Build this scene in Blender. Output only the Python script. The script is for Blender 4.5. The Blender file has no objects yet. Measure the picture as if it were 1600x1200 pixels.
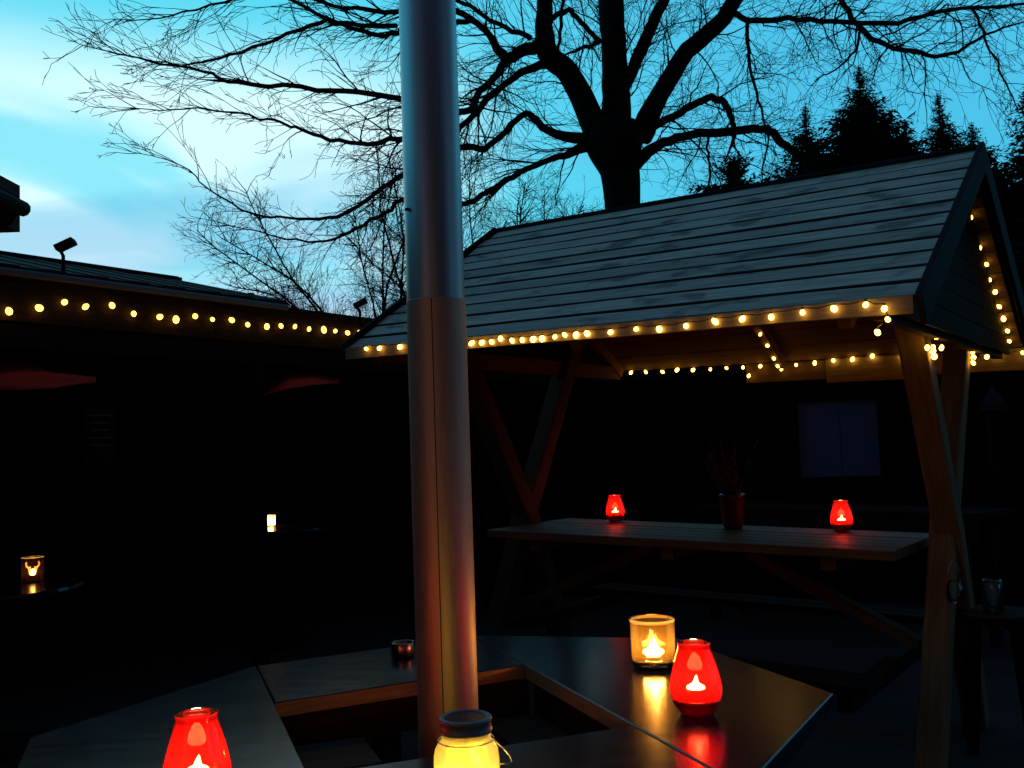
import bpy, bmesh, math, random
from mathutils import Vector as V, Matrix
rnd = random.Random(7)
sc = bpy.context.scene
C = sc.collection
# ------------------------------------------------------------------ camera
H = 1.45                     # eye height
F_PX, PITCH, ROLL = 1497.0, math.radians(3.9), math.radians(2.0)
_f = V((0, math.cos(PITCH), math.sin(PITCH)))
_r0, _u0 = V((1, 0, 0)), V((0, -math.sin(PITCH), math.cos(PITCH)))
CR = _r0 * math.cos(ROLL) - _u0 * math.sin(ROLL)
CU = _r0 * math.sin(ROLL) + _u0 * math.cos(ROLL)
EYE = V((0, 0, H))
cam = bpy.data.cameras.new('camera')
cam.sensor_width = 36.0
cam.lens = F_PX / 1600 * 36
cam.clip_start, cam.clip_end = 0.05, 800
co = bpy.data.objects.new('camera', cam)
C.objects.link(co)
co.matrix_world = Matrix(((CR.x, CU.x, -_f.x, 0), (CR.y, CU.y, -_f.y, 0), (CR.z, CU.z, -_f.z, H), (0, 0, 0, 1)))
sc.camera = co
# ------------------------------------------------------------------ view + sampling
sc.view_settings.view_transform = 'Standard'
sc.view_settings.look = 'None'
sc.view_settings.exposure = 0
sc.view_settings.gamma = 1
sc.view_settings.use_curve_mapping = False
sc.render.engine = 'CYCLES'
sc.cycles.use_denoising = True
sc.cycles.max_bounces = 10
sc.cycles.transparent_max_bounces = 24
sc.cycles.sample_clamp_indirect = 3.0
sc.cycles.caustics_reflective = False
sc.cycles.caustics_refractive = False
# ------------------------------------------------------------------ dusk sky
W = bpy.data.worlds.new('World')
sc.world = W
W.use_nodes = True
nt = W.node_tree
for n in list(nt.nodes):
    nt.nodes.remove(n)
def N(tree, t, **kw):
    n = tree.nodes.new(t)
    for k, v in kw.items():
        setattr(n, k, v)
    return n
def math_n(tree, op, a, b=None, clamp=False):
    n = N(tree, 'ShaderNodeMath', operation=op, use_clamp=clamp)
    for i, x in enumerate((a, b)):
        if x is None:
            continue
        if isinstance(x, (int, float)):
            n.inputs[i].default_value = x
        else:
            tree.links.new(x, n.inputs[i])
    return n.outputs[0]
def mix_c(tree, fac, a, b):
    n = N(tree, 'ShaderNodeMix', data_type='RGBA')
    for i, x in ((0, fac), (6, a), (7, b)):
        if isinstance(x, (int, float)):
            n.inputs[i].default_value = x
        elif isinstance(x, tuple):
            n.inputs[i].default_value = (*x, 1)
        else:
            tree.links.new(x, n.inputs[i])
    return n.outputs[2]
def smooth(tree, x, lo, hi):
    n = N(tree, 'ShaderNodeMapRange', interpolation_type='SMOOTHSTEP')
    tree.links.new(x, n.inputs[0])
    n.inputs[1].default_value, n.inputs[2].default_value = lo, hi
    return n.outputs[0]
tc = N(nt, 'ShaderNodeTexCoord')
nrm = N(nt, 'ShaderNodeVectorMath', operation='NORMALIZE')
nt.links.new(tc.outputs['Generated'], nrm.inputs[0])
D = nrm.outputs[0]
sep = N(nt, 'ShaderNodeSeparateXYZ')
nt.links.new(D, sep.inputs[0])
dx, dy, dz = sep.outputs
SUNSET = V((-0.40, 0.92, 0)).normalized()
def dirdot(v):
    n = N(nt, 'ShaderNodeVectorMath', operation='DOT_PRODUCT')
    nt.links.new(D, n.inputs[0])
    n.inputs[1].default_value = V(v).normalized()
    return n.outputs['Value']
west = dirdot(SUNSET)                          # 1 towards the afterglow, -1 opposite
# clear sky: cyan in the west, deeper and greyer blue overhead and in the east
wf = smooth(nt, west, 0.70, 1.0)
clear = mix_c(nt, wf, (0.075, 0.55, 0.84), (0.125, 0.77, 0.95))
up = smooth(nt, dz, 0.44, 0.74)
clear = mix_c(nt, up, clear, (0.065, 0.135, 0.28))
east = smooth(nt, west, 0.55, -0.3)
clear = mix_c(nt, east, clear, (0.022, 0.038, 0.080))
# cloud sheets: planar projection so that they flatten to streaks near the horizon
den = math_n(nt, 'ADD', math_n(nt, 'ABSOLUTE', dz), 0.12)
comb = N(nt, 'ShaderNodeCombineXYZ')
nt.links.new(math_n(nt, 'DIVIDE', dx, den), comb.inputs[0])
nt.links.new(math_n(nt, 'DIVIDE', dy, den), comb.inputs[1])
def cloud(loc, scl, scale, det, lo, hi, rough=0.5):
    mp = N(nt, 'ShaderNodeMapping')
    nt.links.new(comb.outputs[0], mp.inputs[0])
    mp.inputs['Location'].default_value = loc
    mp.inputs['Scale'].default_value = scl
    n1 = N(nt, 'ShaderNodeTexNoise')
    nt.links.new(mp.outputs[0], n1.inputs['Vector'])
    n1.inputs['Scale'].default_value = scale
    n1.inputs['Detail'].default_value = det
    n1.inputs['Roughness'].default_value = rough
    n1.inputs['Distortion'].default_value = 0.4
    return smooth(nt, n1.outputs['Fac'], lo, hi)
cl = cloud((2.2, 0.6, 0), (0.62, 0.50, 1), 1.5, 5, 0.38, 0.58, 0.48)
bank = smooth(nt, dirdot((-0.37, 0.88, 0.26)), 0.910, 0.985)       # the afterglow lights the cloud bank in the west
fade = math_n(nt, 'SUBTRACT', 1.0, smooth(nt, dz, 0.31, 0.43))
cw = math_n(nt, 'MULTIPLY', math_n(nt, 'MULTIPLY', bank, fade), math_n(nt, 'ADD', math_n(nt, 'MULTIPLY', cl, 1.0), 0.26), clamp=True)
glow = mix_c(nt, smooth(nt, dz, 0.17, 0.26), (0.92, 1.02, 1.08), (0.72, 1.05, 1.10))
sky = mix_c(nt, cw, clear, glow)
# darker blue streaks of cloud
st = math_n(nt, 'MULTIPLY', cloud((5.2, 1.7, 0), (0.40, 1.0, 1), 1.5, 3, 0.48, 0.64), math_n(nt, 'SUBTRACT', 1.0, smooth(nt, dz, 0.27, 0.34)))
st = math_n(nt, 'MULTIPLY', st, 0.6)
sky = mix_c(nt, st, sky, (0.14, 0.55, 0.82))
# pale pinkish band right at the horizon in the west
hz = math_n(nt, 'MULTIPLY', math_n(nt, 'SUBTRACT', 1.0, smooth(nt, dz, 0.12, 0.200)), smooth(nt, west, 0.88, 0.99))
hz = math_n(nt, 'MULTIPLY', hz, 0.85)
sky = mix_c(nt, hz, sky, (0.60, 0.66, 0.88))
below = math_n(nt, 'SUBTRACT', 1.0, smooth(nt, dz, -0.04, 0.02))
sky = mix_c(nt, below, sky, (0.02, 0.025, 0.03))
bg = N(nt, 'ShaderNodeBackground')
nt.links.new(sky, bg.inputs[0])
bg.inputs[1].default_value = 1.0
wo = N(nt, 'ShaderNodeOutputWorld')
nt.links.new(bg.outputs[0], wo.inputs[0])

# ------------------------------------------------------------------ materials
def mat(name, base=(0.1, 0.1, 0.1), rough=0.7, metal=0.0, spec=0.5, var=0.0, scale=(8, 8, 8), col2=None, bump=0.0, noise=5.0, coat=0.0, rvar=0.0, aniso=0.0, objrand=0.0, knots=False):
    m = bpy.data.materials.new(name)
    m.use_nodes = True
    t = m.node_tree
    b = t.nodes['Principled BSDF']
    b.inputs['Base Color'].default_value = (*base, 1)
    b.inputs['Roughness'].default_value = rough
    b.inputs['Metallic'].default_value = metal
    b.inputs['Specular IOR Level'].default_value = spec
    b.inputs['Coat Weight'].default_value = coat
    b.inputs['Coat Roughness'].default_value = 0.12
    if aniso:
        b.inputs['Anisotropic'].default_value = aniso
    if var or bump or rvar or col2:
        tcn = N(t, 'ShaderNodeTexCoord')
        oi = N(t, 'ShaderNodeObjectInfo')
        off = N(t, 'ShaderNodeVectorMath', operation='SCALE')
        cmb = N(t, 'ShaderNodeCombineXYZ')
        for i in range(3):
            t.links.new(oi.outputs['Random'], cmb.inputs[i])
        t.links.new(cmb.outputs[0], off.inputs[0])
        off.inputs['Scale'].default_value = 37.0
        add = N(t, 'ShaderNodeVectorMath', operation='ADD')
        m_ = N(t, 'ShaderNodeMapping')
        m_.inputs['Scale'].default_value = scale
        uv = tcn.outputs['UV'] if knots or name.endswith('_g') else tcn.outputs['Object']
        t.links.new(uv, m_.inputs[0])
        t.links.new(m_.outputs[0], add.inputs[0])
        t.links.new(off.outputs[0], add.inputs[1])
        nz = N(t, 'ShaderNodeTexNoise')
        t.links.new(add.outputs[0], nz.inputs['Vector'])
        nz.inputs['Scale'].default_value = noise
        nz.inputs['Detail'].default_value = 6
        nz.inputs['Roughness'].default_value = 0.6
        fac = smooth(t, nz.outputs['Fac'], 0.28, 0.72)
        c2 = col2 or tuple(x * (1 - var) for x in base)
        colr = mix_c(t, fac, c2, base)
        if knots:
            vm = N(t, 'ShaderNodeMapping')
            vm.inputs['Scale'].default_value = (2.6, 4.5, 1)
            t.links.new(tcn.outputs['UV'], vm.inputs[0])
            va = N(t, 'ShaderNodeVectorMath', operation='ADD')
            t.links.new(vm.outputs[0], va.inputs[0])
            t.links.new(off.outputs[0], va.inputs[1])
            vo = N(t, 'ShaderNodeTexNoise')
            t.links.new(va.outputs[0], vo.inputs['Vector'])
            vo.inputs['Scale'].default_value = 1.7
            vo.inputs['Detail'].default_value = 3
            kf = smooth(t, vo.outputs['Fac'], 0.54, 0.68)
            kf = math_n(t, 'MULTIPLY', kf, 0.80)
            colr = mix_c(t, kf, colr, tuple(x * 0.25 for x in base))
        if objrand:
            rv = math_n(t, 'ADD', math_n(t, 'MULTIPLY', oi.outputs['Random'], objrand), 1 - objrand / 2)
            hs = N(t, 'ShaderNodeHueSaturation')
            t.links.new(colr, hs.inputs['Color'])
            t.links.new(rv, hs.inputs['Value'])
            colr = hs.outputs[0]
        t.links.new(colr, b.inputs['Base Color'])
        if bump:
            bp = N(t, 'ShaderNodeBump')
            bp.inputs['Strength'].default_value = bump
            bp.inputs['Distance'].default_value = 0.01
            t.links.new(nz.outputs['Fac'], bp.inputs['Height'])
            t.links.new(bp.outputs[0], b.inputs['Normal'])
        if rvar:
            t.links.new(math_n(t, 'ADD', math_n(t, 'MULTIPLY', nz.outputs['Fac'], rvar), rough - rvar / 2), b.inputs['Roughness'])
    return m
def emit(name, col, s):
    m = bpy.data.materials.new(name)
    m.use_nodes = True
    t = m.node_tree
    t.nodes.clear()
    e = N(t, 'ShaderNodeEmission')
    e.inputs[0].default_value = (*col, 1)
    e.inputs[1].default_value = s
    o = N(t, 'ShaderNodeOutputMaterial')
    t.links.new(e.outputs[0], o.inputs[0])
    return m
def glassy(name, tint, w_clear=0.4, w_trans=0.5, diff=None, gloss_rough=0.05, bumps=0.0, clear=None):
    """thin coloured glass: see-through + light-scattering tint + surface gloss"""
    m = bpy.data.materials.new(name)
    m.use_nodes = True
    t = m.node_tree
    t.nodes.clear()
    tr = N(t, 'ShaderNodeBsdfTransparent')
    tr.inputs[0].default_value = (*(clear or tint), 1)
    tl = N(t, 'ShaderNodeBsdfTranslucent')
    tl.inputs[0].default_value = (*tint, 1)
    df = N(t, 'ShaderNodeBsdfDiffuse')
    df.inputs[0].default_value = (*(diff or tint), 1)
    gl = N(t, 'ShaderNodeBsdfGlossy')
    gl.inputs['Roughness'].default_value = gloss_rough
    m1 = N(t, 'ShaderNodeMixShader')
    m1.inputs[0].default_value = w_trans / max(1e-6, (1 - w_clear))
    t.links.new(df.outputs[0], m1.inputs[1])
    t.links.new(tl.outputs[0], m1.inputs[2])
    m2 = N(t, 'ShaderNodeMixShader')
    m2.inputs[0].default_value = w_clear
    t.links.new(m1.outputs[0], m2.inputs[1])
    t.links.new(tr.outputs[0], m2.inputs[2])
    fr = N(t, 'ShaderNodeFresnel')
    fr.inputs[0].default_value = 1.45
    m3 = N(t, 'ShaderNodeMixShader')
    t.links.new(fr.outputs[0], m3.inputs[0])
    t.links.new(m2.outputs[0], m3.inputs[1])
    t.links.new(gl.outputs[0], m3.inputs[2])
    if bumps:
        tcn = N(t, 'ShaderNodeTexCoord')
        nz = N(t, 'ShaderNodeTexNoise')
        nz.inputs['Scale'].default_value = 60
        t.links.new(tcn.outputs['Object'], nz.inputs['Vector'])
        bp = N(t, 'ShaderNodeBump')
        bp.inputs['Strength'].default_value = bumps
        bp.inputs['Distance'].default_value = 0.004
        t.links.new(nz.outputs['Fac'], bp.inputs['Height'])
        t.links.new(bp.outputs[0], gl.inputs['Normal'])
        t.links.new(bp.outputs[0], fr.inputs['Normal'])
    o = N(t, 'ShaderNodeOutputMaterial')
    t.links.new(m3.outputs[0], o.inputs[0])
    return m
M = {}
M['ground'] = mat('paving_stone', (0.028, 0.026, 0.025), 0.9, var=0.5, scale=(1, 1, 1), noise=3, bump=0.4)
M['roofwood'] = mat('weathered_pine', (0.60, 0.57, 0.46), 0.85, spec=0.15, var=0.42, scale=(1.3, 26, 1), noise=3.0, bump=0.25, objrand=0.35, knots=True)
M['felt'] = mat('black_roofing_felt', (0.006, 0.006, 0.007), 0.95, spec=0.1)
M['shadowedge'] = mat('shadow_board_edge', (0.040, 0.036, 0.032), 0.9, spec=0.1)  # edges coloured dark to draw the shadow lines between roof boards
M['fasciawood'] = mat('eave_board_wood_g', (0.30, 0.225, 0.15), 0.85, spec=0.15, var=0.4, scale=(1.3, 26, 1), noise=3.0, bump=0.25, objrand=0.2)
M['benchwood'] = mat('dark_bench_wood_g', (0.022, 0.015, 0.010), 0.85, spec=0.1, var=0.5, scale=(1.2, 20, 1), noise=3, bump=0.2)
M['edgewood'] = mat('barge_wood_g', (0.022, 0.019, 0.021), 0.85, spec=0.12, var=0.4, scale=(1.3, 26, 1), noise=3.0, bump=0.2)
M['postwood'] = mat('pine_post_g', (0.150, 0.082, 0.032), 0.85, spec=0.15, var=0.45, scale=(1.2, 14, 1), noise=3.0, bump=0.25, objrand=0.2)
M['litpost'] = mat('lit_pine_post_g', (0.33, 0.215, 0.105), 0.85, spec=0.15, var=0.4, scale=(1.2, 14, 1), noise=3.0, bump=0.25)  # lighter copy puts the bulb light into the right-hand posts
M['shadepost'] = mat('shaded_pine_post_g', (0.085, 0.055, 0.034), 0.85, spec=0.15, var=0.4, scale=(1.2, 14, 1), noise=3.0, bump=0.25)  # darker copy puts the shade into the left-hand posts
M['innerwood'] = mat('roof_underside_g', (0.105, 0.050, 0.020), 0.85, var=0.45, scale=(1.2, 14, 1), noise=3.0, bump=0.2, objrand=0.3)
M['tablewood'] = mat('table_plank_g', (0.21, 0.105, 0.055), 0.55, spec=0.2, var=0.55, scale=(1.0, 30, 1), noise=3.0, bump=0.25, objrand=0.3, rvar=0.2)
M['laminate'] = mat('dark_table_board_g', (0.010, 0.009, 0.028), 0.20, var=0.5, scale=(2.5, 9, 1), noise=3.0, bump=0.02, rvar=0.12, spec=0.34)
M['ply'] = mat('raw_board_edge_g', (0.34, 0.19, 0.09), 0.7, var=0.4, scale=(3, 30, 1), noise=3, bump=0.15)
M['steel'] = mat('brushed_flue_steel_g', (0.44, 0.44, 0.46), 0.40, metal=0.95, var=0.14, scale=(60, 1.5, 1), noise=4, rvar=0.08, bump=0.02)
M['steelglow'] = mat('dull_flue_steel_g', (0.51, 0.43, 0.36), 0.53, metal=0.86, var=0.22, scale=(50, 2.0, 1), noise=4, rvar=0.10, bump=0.03)  # warm tint puts the glow of nearby lights into the lower section
M['bark'] = mat('wet_bark', (0.018, 0.015, 0.013), 0.95, var=0.5, scale=(6, 6, 2), noise=4, bump=0.6, spec=0.1)
M['needle'] = mat('conifer_needles', (0.012, 0.022, 0.012), 0.9, spec=0.1, var=0.5, scale=(3, 3, 3), noise=4)
M['hedge'] = mat('dark_hedge_leaf', (0.012, 0.02, 0.010), 0.9, spec=0.1, var=0.5, scale=(3, 3, 3), noise=4)
M['darkwall'] = mat('dark_stained_cladding', (0.015, 0.0075, 0.0065), 0.9, spec=0.1, var=0.5, scale=(12, 12, 1), noise=2, bump=0.3)
M['fascia'] = mat('brown_fascia_wood', (0.040, 0.023, 0.010), 0.9, spec=0.1, var=0.5, scale=(3, 3, 40), noise=2, bump=0.2)
M['slate'] = mat('dark_roof_sheet', (0.016, 0.015, 0.020), 0.8, spec=0.12, var=0.4, scale=(4, 4, 4), noise=3)
M['gutter'] = mat('grey_gutter', (0.12, 0.11, 0.13), 0.75, spec=0.2)
M['black'] = mat('black_plastic', (0.007, 0.007, 0.008), 0.85, spec=0.12)
M['brick'] = mat('dark_brick', (0.05, 0.03, 0.024), 0.9, var=0.5, scale=(3, 3, 9), noise=4, bump=0.3)
M['frame'] = mat('window_frame_paint', (0.004, 0.004, 0.004), 0.85, spec=0.1)
M['pane'] = mat('window_glass', (0.022, 0.075, 0.19), 0.5, spec=0.5)
M['redcloth'] = mat('red_awning_cloth', (0.38, 0.006, 0.005), 0.9, var=0.3, scale=(9, 9, 9))
M['wax'] = mat('candle_wax', (0.75, 0.68, 0.58), 0.5)
M['tin'] = mat('tealight_tin', (0.6, 0.6, 0.6), 0.3, metal=1)
M['lid'] = mat('zinc_jar_lid', (0.24, 0.24, 0.27), 0.45, metal=0.35, var=0.3, scale=(40, 40, 40))
M['solar'] = mat('solar_cell_black', (0.006, 0.006, 0.010), 0.25)
M['wire'] = mat('dark_wire', (0.02, 0.015, 0.01), 0.6)
M['steelwire'] = mat('wire_handle', (0.6, 0.55, 0.5), 0.3, metal=1)
M['copper'] = mat('copper_tin', (0.50, 0.26, 0.17), 0.22, metal=1)
M['pot'] = mat('red_glazed_pot', (0.075, 0.004, 0.004), 0.12, spec=0.7)
M['leaf'] = mat('plant_leaf', (0.10, 0.035, 0.03), 0.7, var=0.5, scale=(20, 20, 20))
M['soil'] = mat('potting_soil', (0.02, 0.015, 0.01), 0.95)
M['paper'] = mat('notice_paper', (0.10, 0.085, 0.08), 0.9)
M['bulb'] = emit('warm_led', (1.0, 0.52, 0.070), 12)
M['globe'] = emit('warm_globe_bulb', (1.0, 0.54, 0.075), 5)
M['flame_glow'] = emit('candle_flame_glow', (1.0, 0.64, 0.26), 300)
M['flame_glow_far'] = emit('small_candle_flame_glow', (1.0, 0.62, 0.24), 45)
M['led'] = emit('jar_led', (1.0, 0.74, 0.26), 420)
M['unseenwin'] = emit('unseen_lit_window', (1.0, 0.50, 0.18), 1.0)
M['addedglow'] = emit('added_pane_glow', (1.0, 0.45, 0.17), 0.35)
M['redglass'] = glassy('red_glass', (0.8, 0.0060, 0.0060), 0.36, 0.17, (0.25, 0.006, 0.006), 0.06, clear=(1.0, 0.055, 0.040))
M['redbase'] = glassy('thick_red_glass_base', (0.95, 0.006, 0.006), 0.26, 0.35, (0.5, 0.005, 0.005), 0.06)
M['amberglass'] = glassy('amber_crackle_glass', (0.9, 0.42, 0.06), 0.90, 0.035, (0.12, 0.06, 0.015), 0.15, bumps=0.18, clear=(0.80, 0.46, 0.15))
M['amberrim'] = glassy('amber_glass_rim', (1.0, 0.50, 0.12), 0.50, 0.20, (0.5, 0.28, 0.08), 0.08)
M['clearglass'] = glassy('clear_glass', (0.93, 0.92, 0.9), 0.96, 0.03, (0.5, 0.5, 0.5), 0.03)
M['yellowglass'] = glassy('frosted_yellow_glass', (0.95, 0.74, 0.20), 0.20, 0.06, (0.5, 0.38, 0.10), 0.15)
M['staglass'] = glassy('dark_etched_glass', (0.035, 0.010, 0.003), 0.16, 0.30, (0.02, 0.01, 0.005), 0.06)
M['litglass'] = glassy('frosted_cutout', (1.0, 0.62, 0.25), 0.5, 0.48)

# ------------------------------------------------------------------ mesh builders (world coordinates)
class MB:
    def __init__(s):
        s.v, s.f, s.uv, s.mi, s.sm = [], [], [], [], []
    def face(s, idx, uv=None, mi=0, sm=False):
        s.f.append(tuple(idx)); s.uv.append(uv); s.mi.append(mi); s.sm.append(sm)
    def box(s, c, ax, ay, az, hx, hy, hz, mi=0, bev=0.0, emi=None):
        """oriented box; long axis ax gives the grain; bev chamfers the edges along ax"""
        c = V(c)
        if bev <= 0:
            prof = [(-hy, -hz), (hy, -hz), (hy, hz), (-hy, hz)]
        else:
            b = bev
            prof = [(-hy + b, -hz), (hy - b, -hz), (hy, -hz + b), (hy, hz - b), (hy - b, hz), (-hy + b, hz), (-hy, hz - b), (-hy, -hz + b)]
        n = len(prof); i0 = len(s.v)
        for sx in (-hx, hx):
            for y, z in prof:
                s.v.append(c + ax * sx + ay * y + az * z)
        per = [0]
        for k in range(n):
            a, b_ = prof[k], prof[(k + 1) % n]
            per.append(per[-1] + math.hypot(a[0] - b_[0], a[1] - b_[1]))
        for k in range(n):
            k2 = (k + 1) % n
            s.face((i0 + k, i0 + k2, i0 + n + k2, i0 + n + k), [(-hx, per[k]), (-hx, per[k + 1]), (hx, per[k + 1]), (hx, per[k])], emi if emi is not None and k in (1, 2, 3, 5, 6, 7) else mi)
        s.face([i0 + k for k in range(n)][::-1], [prof[k] for k in range(n)][::-1], mi)
        s.face([i0 + n + k for k in range(n)], [prof[k] for k in range(n)], mi)
        return s
    def plank(s, c, ax, ay, az, hx, hy, hz, bev, segs=12, amp=0.0019, emi=1):
        """box with chamfered, slightly bowed and wandering edges"""
        c = V(c); b = bev; i0 = len(s.v)
        prof = [(-hy + b, -hz), (hy - b, -hz), (hy, -hz + b), (hy, hz - b), (hy - b, hz), (-hy + b, hz), (-hy, hz - b), (-hy, -hz + b)]
        per = [0]
        for k in range(8):
            a, q = prof[k], prof[(k + 1) % 8]
            per.append(per[-1] + math.hypot(a[0] - q[0], a[1] - q[1]))
        ph = [rnd.uniform(0, 6.28) for _ in range(4)]
        for i in range(segs + 1):
            x = -hx + 2 * hx * i / segs
            w1 = amp * (math.sin(x * 2.1 + ph[0]) + 0.6 * math.sin(x * 5.3 + ph[1]))
            w2 = amp * (math.sin(x * 1.7 + ph[2]) + 0.6 * math.sin(x * 6.1 + ph[3]))
            for y, z in prof:
                s.v.append(c + ax * x + ay * (y + (w1 if y > 0 else w2) + rnd.gauss(0, amp * 0.15)) + az * (z + w1 * 0.9))
        for i in range(segs):
            xa, xb = -hx + 2 * hx * i / segs, -hx + 2 * hx * (i + 1) / segs
            for k in range(8):
                k2 = (k + 1) % 8
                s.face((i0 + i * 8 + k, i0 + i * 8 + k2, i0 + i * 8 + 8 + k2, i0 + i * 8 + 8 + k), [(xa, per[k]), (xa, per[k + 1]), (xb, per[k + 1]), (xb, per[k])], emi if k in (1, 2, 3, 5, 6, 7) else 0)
        s.face([i0 + k for k in range(8)][::-1], [prof[k] for k in range(8)][::-1], 0)
        s.face([i0 + segs * 8 + k for k in range(8)], prof, 0)
        return s
    def beam(s, p, q, w, t, up=V((0, 0, 1)), mi=0, bev=0.0):
        p, q = V(p), V(q)
        ax = (q - p).normalized()
        ay = up.cross(ax).normalized()
        az = ax.cross(ay)
        return s.box((p + q) / 2, ax, ay, az, (q - p).length / 2, w / 2, t / 2, mi, bev)
    def tube(s, pts, rad, n=6, mi=0, cap=True, sm=True):
        m = len(pts); i0 = len(s.v)
        pts = [V(p) for p in pts]
        L = 0
        ls = [0]
        for k in range(1, m):
            L += (pts[k] - pts[k - 1]).length; ls.append(L)
        d0 = (pts[1] - pts[0])
        ref = V((0, 0, 1)) if abs(d0.normalized().z) < 0.8 else V((1, 0, 0))
        for k in range(m):
            d = (pts[min(k + 1, m - 1)] - pts[max(k - 1, 0)])
            d = d.normalized() if d.length > 1e-9 else V((0, 0, 1))
            a = ref - d * ref.dot(d)
            if a.length < 1e-4:
                a = V((0, 1, 0)) - d * d.y
            a.normalize(); ref = a
            b = d.cross(a)
            r = rad[k] if isinstance(rad, (list, tuple)) else rad
            for j in range(n):
                an = 2 * math.pi * j / n
                s.v.append(pts[k] + a * (r * math.cos(an)) + b * (r * math.sin(an)))
        for k in range(m - 1):
            for j in range(n):
                j2 = (j + 1) % n
                s.face((i0 + k * n + j, i0 + k * n + j2, i0 + (k + 1) * n + j2, i0 + (k + 1) * n + j),
                       [(j / n, ls[k]), ((j + 1) / n, ls[k]), ((j + 1) / n, ls[k + 1]), (j / n, ls[k + 1])], mi, sm)
        if cap:
            s.face([i0 + j for j in range(n)][::-1], None, mi)
            s.face([i0 + (m - 1) * n + j for j in range(n)], None, mi)
        return s
    def lathe(s, prof, c=(0, 0, 0), n=28, mi=0, sm=True, closed=False):
        """prof = [(r,z)] bottom to top round the z axis"""
        c = V(c); i0 = len(s.v); m = len(prof)
        for r, z in prof:
            for j in range(n):
                an = 2 * math.pi * j / n
                s.v.append(c + V((r * math.cos(an), r * math.sin(an), z)))
        for k in range(m - 1):
            for j in range(n):
                j2 = (j + 1) % n
                s.face((i0 + k * n + j, i0 + k * n + j2, i0 + (k + 1) * n + j2, i0 + (k + 1) * n + j),
                       [(j / n, prof[k][1]), ((j + 1) / n, prof[k][1]), ((j + 1) / n, prof[k + 1][1]), (j / n, prof[k + 1][1])], mi, sm)
        return s
    def disc(s, c, r, n=28, mi=0, z=0):
        i0 = len(s.v); c = V(c)
        for j in range(n):
            an = 2 * math.pi * j / n
            s.v.append(c + V((r * math.cos(an), r * math.sin(an), z)))
        s.face([i0 + j for j in range(n)], None, mi)
        return s
    def prism(s, poly, z0, z1, mi_top=0, mi_side=0, bev=0.0, raw=None):
        """poly = list of V (x,y) counter-clockwise; vertical prism with a chamfered top edge"""
        n = len(poly); i0 = len(s.v)
        cx = sum((V(p) for p in poly), V((0, 0))) / n
        ins = []
        for k in range(n):
            p0, p1, p2 = V(poly[k - 1]), V(poly[k]), V(poly[(k + 1) % n])
            a, b = (p1 - p0).normalized(), (p2 - p1).normalized()
            na, nb = V((-a.y, a.x)), V((-b.y, b.x))
            bis = (na + nb).normalized()
            ins.append(p1 + bis * (bev / max(0.3, bis.dot(na))))
        rings = [(poly, z0), (poly, z1 - bev), (ins, z1)] if bev > 0 else [(poly, z0), (poly, z1)]
        for ring, z in rings:
            for p in ring:
                s.v.append(V((p[0], p[1], z)))
        for q in range(len(rings) - 1):
            for k in range(n):
                k2 = (k + 1) % n
                l = (V(poly[k2]) - V(poly[k])).length
                s.face((i0 + q * n + k, i0 + q * n + k2, i0 + (q + 1) * n + k2, i0 + (q + 1) * n + k), [(0, 0), (l, 0), (l, 0.04), (0, 0.04)], (mi_side if raw is None or raw[k] else mi_top) if q == 0 else mi_top)
        q = len(rings) - 1
        s.face([i0 + q * n + k for k in range(n)], [(rings[q][0][k][0], rings[q][0][k][1]) for k in range(n)], mi_top)
        s.face([i0 + k for k in range(n)][::-1], None, mi_side)
        return s
    def build(s, name, mats, parent=None, base=None):
        me = bpy.data.meshes.new(name)
        if base is None:
            base = parent['_base'] if parent is not None and '_base' in parent else (0, 0, 0)
        b = V(base)
        me.from_pydata([tuple(V(p) - b) for p in s.v], [], s.f)
        if not isinstance(mats, (list, tuple)):
            mats = [mats]
        for m in mats:
            me.materials.append(m)
        if any(s.mi):
            me.polygons.foreach_set('material_index', s.mi)
        me.polygons.foreach_set('use_smooth', s.sm)
        if any(u is not None for u in s.uv):
            ul = me.uv_layers.new(name='UVMap')
            flat = []
            for f, u in zip(s.f, s.uv):
                if u is None:
                    flat += [0.0, 0.0] * len(f)
                else:
                    for a in u:
                        flat += [a[0], a[1]]
            ul.data.foreach_set('uv', flat)
        me.update()
        o = bpy.data.objects.new(name, me)
        C.objects.link(o)
        if parent is not None:
            o.parent = parent
            if '_base' in parent:
                o['_base'] = parent['_base']
        else:
            o.location = b
            o['_base'] = tuple(b)
        return o
def tag(o, label=None, cat=None, group=None, kind=None):
    for k, v in (('label', label), ('category', cat), ('group', group), ('kind', kind)):
        if v:
            o[k] = v
    return o
def thing(name, base, label, cat, group=None):
    o = bpy.data.objects.new(name, None)
    C.objects.link(o)
    o.location = base
    o.empty_display_size = 0.1
    o['_base'] = tuple(base)
    return tag(o, label, cat, group)
def copy_thing(root, loc, label):
    c = root.copy(); C.objects.link(c)
    c.location = loc
    c['label'] = label
    def rec(src, dst):
        for ch in src.children:
            k = ch.copy(); C.objects.link(k); k.parent = dst
            rec(ch, k)
    rec(root, c)
    return c
def ray(px, py):
    return _f + CR * ((px - 800) / F_PX) - CU * ((py - 600) / F_PX)
def at_y(px, py, y):
    d = ray(px, py)
    return EYE + d * (y / d.y)
def at_z(px, py, z):
    d = ray(px, py)
    return EYE + d * ((z - H) / d.z)
def on_plane(px, py, p0, n):
    d = ray(px, py)
    return EYE + d * ((V(p0) - EYE).dot(n) / d.dot(n))

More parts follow.
